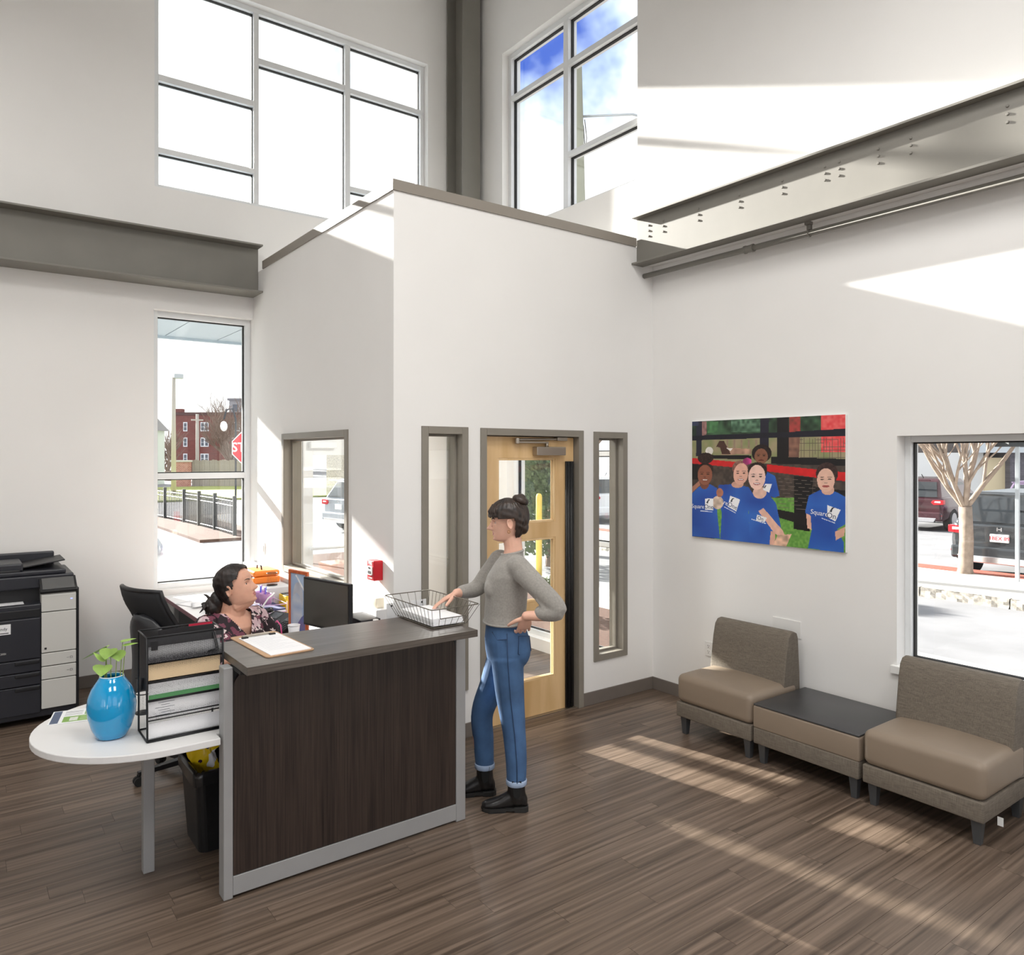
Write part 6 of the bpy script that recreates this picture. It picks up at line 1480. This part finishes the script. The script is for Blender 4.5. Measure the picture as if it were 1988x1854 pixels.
# ------------------------------------------------------------------ seated woman
SKIN2 = skin_mat('warm_skin', srgb(222, 170, 146)); LIP2 = mat('lip_rose', srgb(196, 124, 116), .35)
w2 = thing('person', 'seated receptionist in a dark floral blouse looking up beside the counter', 'person', (1.425, 4.86, 0), R(-71.6))
HS = 1.13
HM2 = Matrix.Translation((.012, .0, 1.182)) @ Matrix.Rotation(R(35), 4, 'Z') @ Matrix.Rotation(R(-17), 4, 'Y') @ Matrix.Diagonal((HS, HS, HS, 1))
NOSE[0] = .85; b = MB(); add_head(b, HM2, 1.06)
limb(b, [(-.035, 0, .965), (-.02, .004, 1.03), (-.008, .004, 1.11)], [.085, .075, .072])
jw = HM2 @ Vector((.046, 0, -.092)); limb(b, [HM2 @ Vector((-.02, 0, -.095)), jw], [.060, .040])      # soft under-chin
ell_loft(b, [((-.14, 0, .46), .15, .21), ((-.13, 0, .56), .15, .20), ((-.09, 0, .70), .135, .18), ((-.05, 0, .84), .135, .19), ((-.03, 0, .93), .12, .19), ((-.028, 0, .985), .085, .15), ((-.028, 0, 1.02), .065, .09)])
EL2 = {}
for s in (-1, 1):
    sh_, el, wr = Vector((-.03, s*.19, .955)), Vector((.06, s*.235, .775)), Vector((.27, s*.12, .81)); EL2[s] = (sh_, el, wr)
    limb(b, [sh_, el, wr], [.062, .046, .030]); add_hand(b, frame(tuple(wr), (.92, -s*.3, -.22), (0, -s, 0)), 1 if s < 0 else -1, (.3, .3, .3, .3), spread=.18)
    limb(b, [(-.12, s*.10, .54), (.27, s*.12, .54), (.26, s*.12, .10)], [.095, .066, .048]); limb(b, [(.24, s*.12, .07), (.40, s*.125, .05)], [.045, .035])
me = fuse(b, .0036, 4); link(me, 'body', [SKIN2, LIP2], w2); lips_assign(me, HM2)
M_hair2 = hair_mat('black_brown_hair', srgb(20, 15, 14), srgb(46, 34, 30)); eyes(w2, HM2, M_hair2)
def mask2(c):
    if c.z > .082: return True
    if c.z > .0: return c.x < .062-.35*max(0, .082-c.z)*1.4 if c.z > .04 else c.x < .012+.3*max(0, c.z)
    return c.x < -.026 and c.z > -.075
hair_shell(HM2, mask2, .011, 1.06).build('hair', M_hair2, w2, smooth=True, solid=.006)
pb = MB(); rnd = random.Random(5)
pb.ball((-.118, 0, -.045), (.042, .05, .055), 10, HM2); pb.ball((-.150, .0, -.075), (.050, .06, .062), 10, HM2)
for k in range(46):
    a = rnd.uniform(0, 2*PI); q = Vector((-.145, 0, -.06)); d = Vector((rnd.uniform(-1, -.0), math.sin(a)*.9, rnd.uniform(-1, .35))).normalized()
    p1 = q+Vector((d.x*.055, d.y*.06, d.z*.062)); p2 = p1+(d+Vector((0, 0, -.5))).normalized()*rnd.uniform(.012, .035)
    limb(pb, [HM2 @ q.lerp(p1, .5), HM2 @ p1, HM2 @ p2], [.012, .009, .0035], 6)
link(fuse(pb, .0035, 2), 'messy_bun', M_hair2, w2)
def floral_mat():
    m = bpy.data.materials.new('floral_print'); m.use_nodes = True; t = m.node_tree; b = principled(m)
    tc = t.nodes.new('ShaderNodeTexCoord'); n = t.nodes.new('ShaderNodeTexNoise'); n.inputs['Scale'].default_value = 18; mxv = t.nodes.new('ShaderNodeMixRGB'); mxv.inputs[0].default_value = .05
    t.links.new(tc.outputs['Object'], n.inputs['Vector']); t.links.new(tc.outputs['Object'], mxv.inputs[1]); t.links.new(n.outputs['Color'], mxv.inputs[2])
    prev = None
    for (sc, thr, c, pet) in ((15, .34, srgb(112, 58, 76), 3), (10, .34, srgb(204, 174, 180), 5), (19, .25, srgb(222, 205, 204), 4)):
        vo = t.nodes.new('ShaderNodeTexVoronoi'); vo.inputs['Scale'].default_value = sc; vo.inputs['Randomness'].default_value = 1
        t.links.new(mxv.outputs[0], vo.inputs['Vector'])
        # petals: threshold modulated by the angle round the cell centre
        sub = t.nodes.new('ShaderNodeVectorMath'); sub.operation = 'SUBTRACT'; t.links.new(mxv.outputs[0], sub.inputs[0]); t.links.new(vo.outputs['Position'], sub.inputs[1])
        sp_ = t.nodes.new('ShaderNodeSeparateXYZ'); t.links.new(sub.outputs[0], sp_.inputs[0])
        at2 = t.nodes.new('ShaderNodeMath'); at2.operation = 'ARCTAN2'; t.links.new(sp_.outputs['Z'], at2.inputs[0]); t.links.new(sp_.outputs['Y'], at2.inputs[1])
        ml = t.nodes.new('ShaderNodeMath'); ml.operation = 'MULTIPLY'; ml.inputs[1].default_value = pet; t.links.new(at2.outputs[0], ml.inputs[0])
        co = t.nodes.new('ShaderNodeMath'); co.operation = 'COSINE'; t.links.new(ml.outputs[0], co.inputs[0])
        ma = t.nodes.new('ShaderNodeMath'); ma.operation = 'MULTIPLY_ADD'; ma.inputs[1].default_value = thr*.3; ma.inputs[2].default_value = thr; t.links.new(co.outputs[0], ma.inputs[0])
        lt = t.nodes.new('ShaderNodeMath'); lt.operation = 'LESS_THAN'; t.links.new(vo.outputs['Distance'], lt.inputs[0]); t.links.new(ma.outputs[0], lt.inputs[1])
        mx = t.nodes.new('ShaderNodeMixRGB'); mx.inputs[2].default_value = (*c, 1)
        if prev is None: mx.inputs[1].default_value = (*srgb(34, 19, 27), 1)
        else: t.links.new(prev.outputs[0], mx.inputs[1])
        t.links.new(lt.outputs[0], mx.inputs[0]); prev = mx
    t.links.new(prev.outputs[0], b.inputs['Base Color']); b.inputs['Roughness'].default_value = .75
    return m
b = MB()
ell_loft(b, [((-.12, 0, .50), .175, .235), ((-.11, 0, .60), .175, .225), ((-.075, 0, .72), .165, .21), ((-.035, 0, .83), .17, .215), ((-.02, 0, .90), .155, .215), ((-.024, 0, .955), .122, .205), ((-.028, 0, 1.0), .092, .155), ((-.03, 0, 1.04), .082, .098)])
for s in (-1, 1):
    b.ball((.085, s*.085, .83), (.09, .09, .09), 10); sh_, el, wr = EL2[s]; limb(b, [sh_+Vector((0, -s*.02, .0)), sh_.lerp(el, .5)+Vector((0, s*.01, 0)), el, el.lerp(wr, .35)], [.082, .076, .068, .06])
me = fuse(b, .006, 5)
me = cut(me, lambda c: c.z < 1.028 and not (c.x > .0 and abs(c.y-.01) < (c.z-.87)*.62))
o = link(me, 'floral_blouse', floral_mat(), w2); q = o.modifiers.new('solid', 'SOLIDIFY'); q.thickness = .004; q.offset = -1
b = MB()
for s in (-1, 1): limb(b, [(-.12, s*.10, .545), (.28, s*.12, .545), (.26, s*.12, .12)], [.115, .080, .065])
ell_loft(b, [((-.14, 0, .45), .165, .225), ((-.12, 0, .60), .155, .20)]); link(fuse(b, .008, 4), 'trousers', mat('black_trousers', (.015, .015, .018), .85), w2)
for s in (-1, 1): soft_block('shoe', M_lea, w2, .19, .44, s*.122-.045, s*.122+.045, 0, .09, .03, 4)
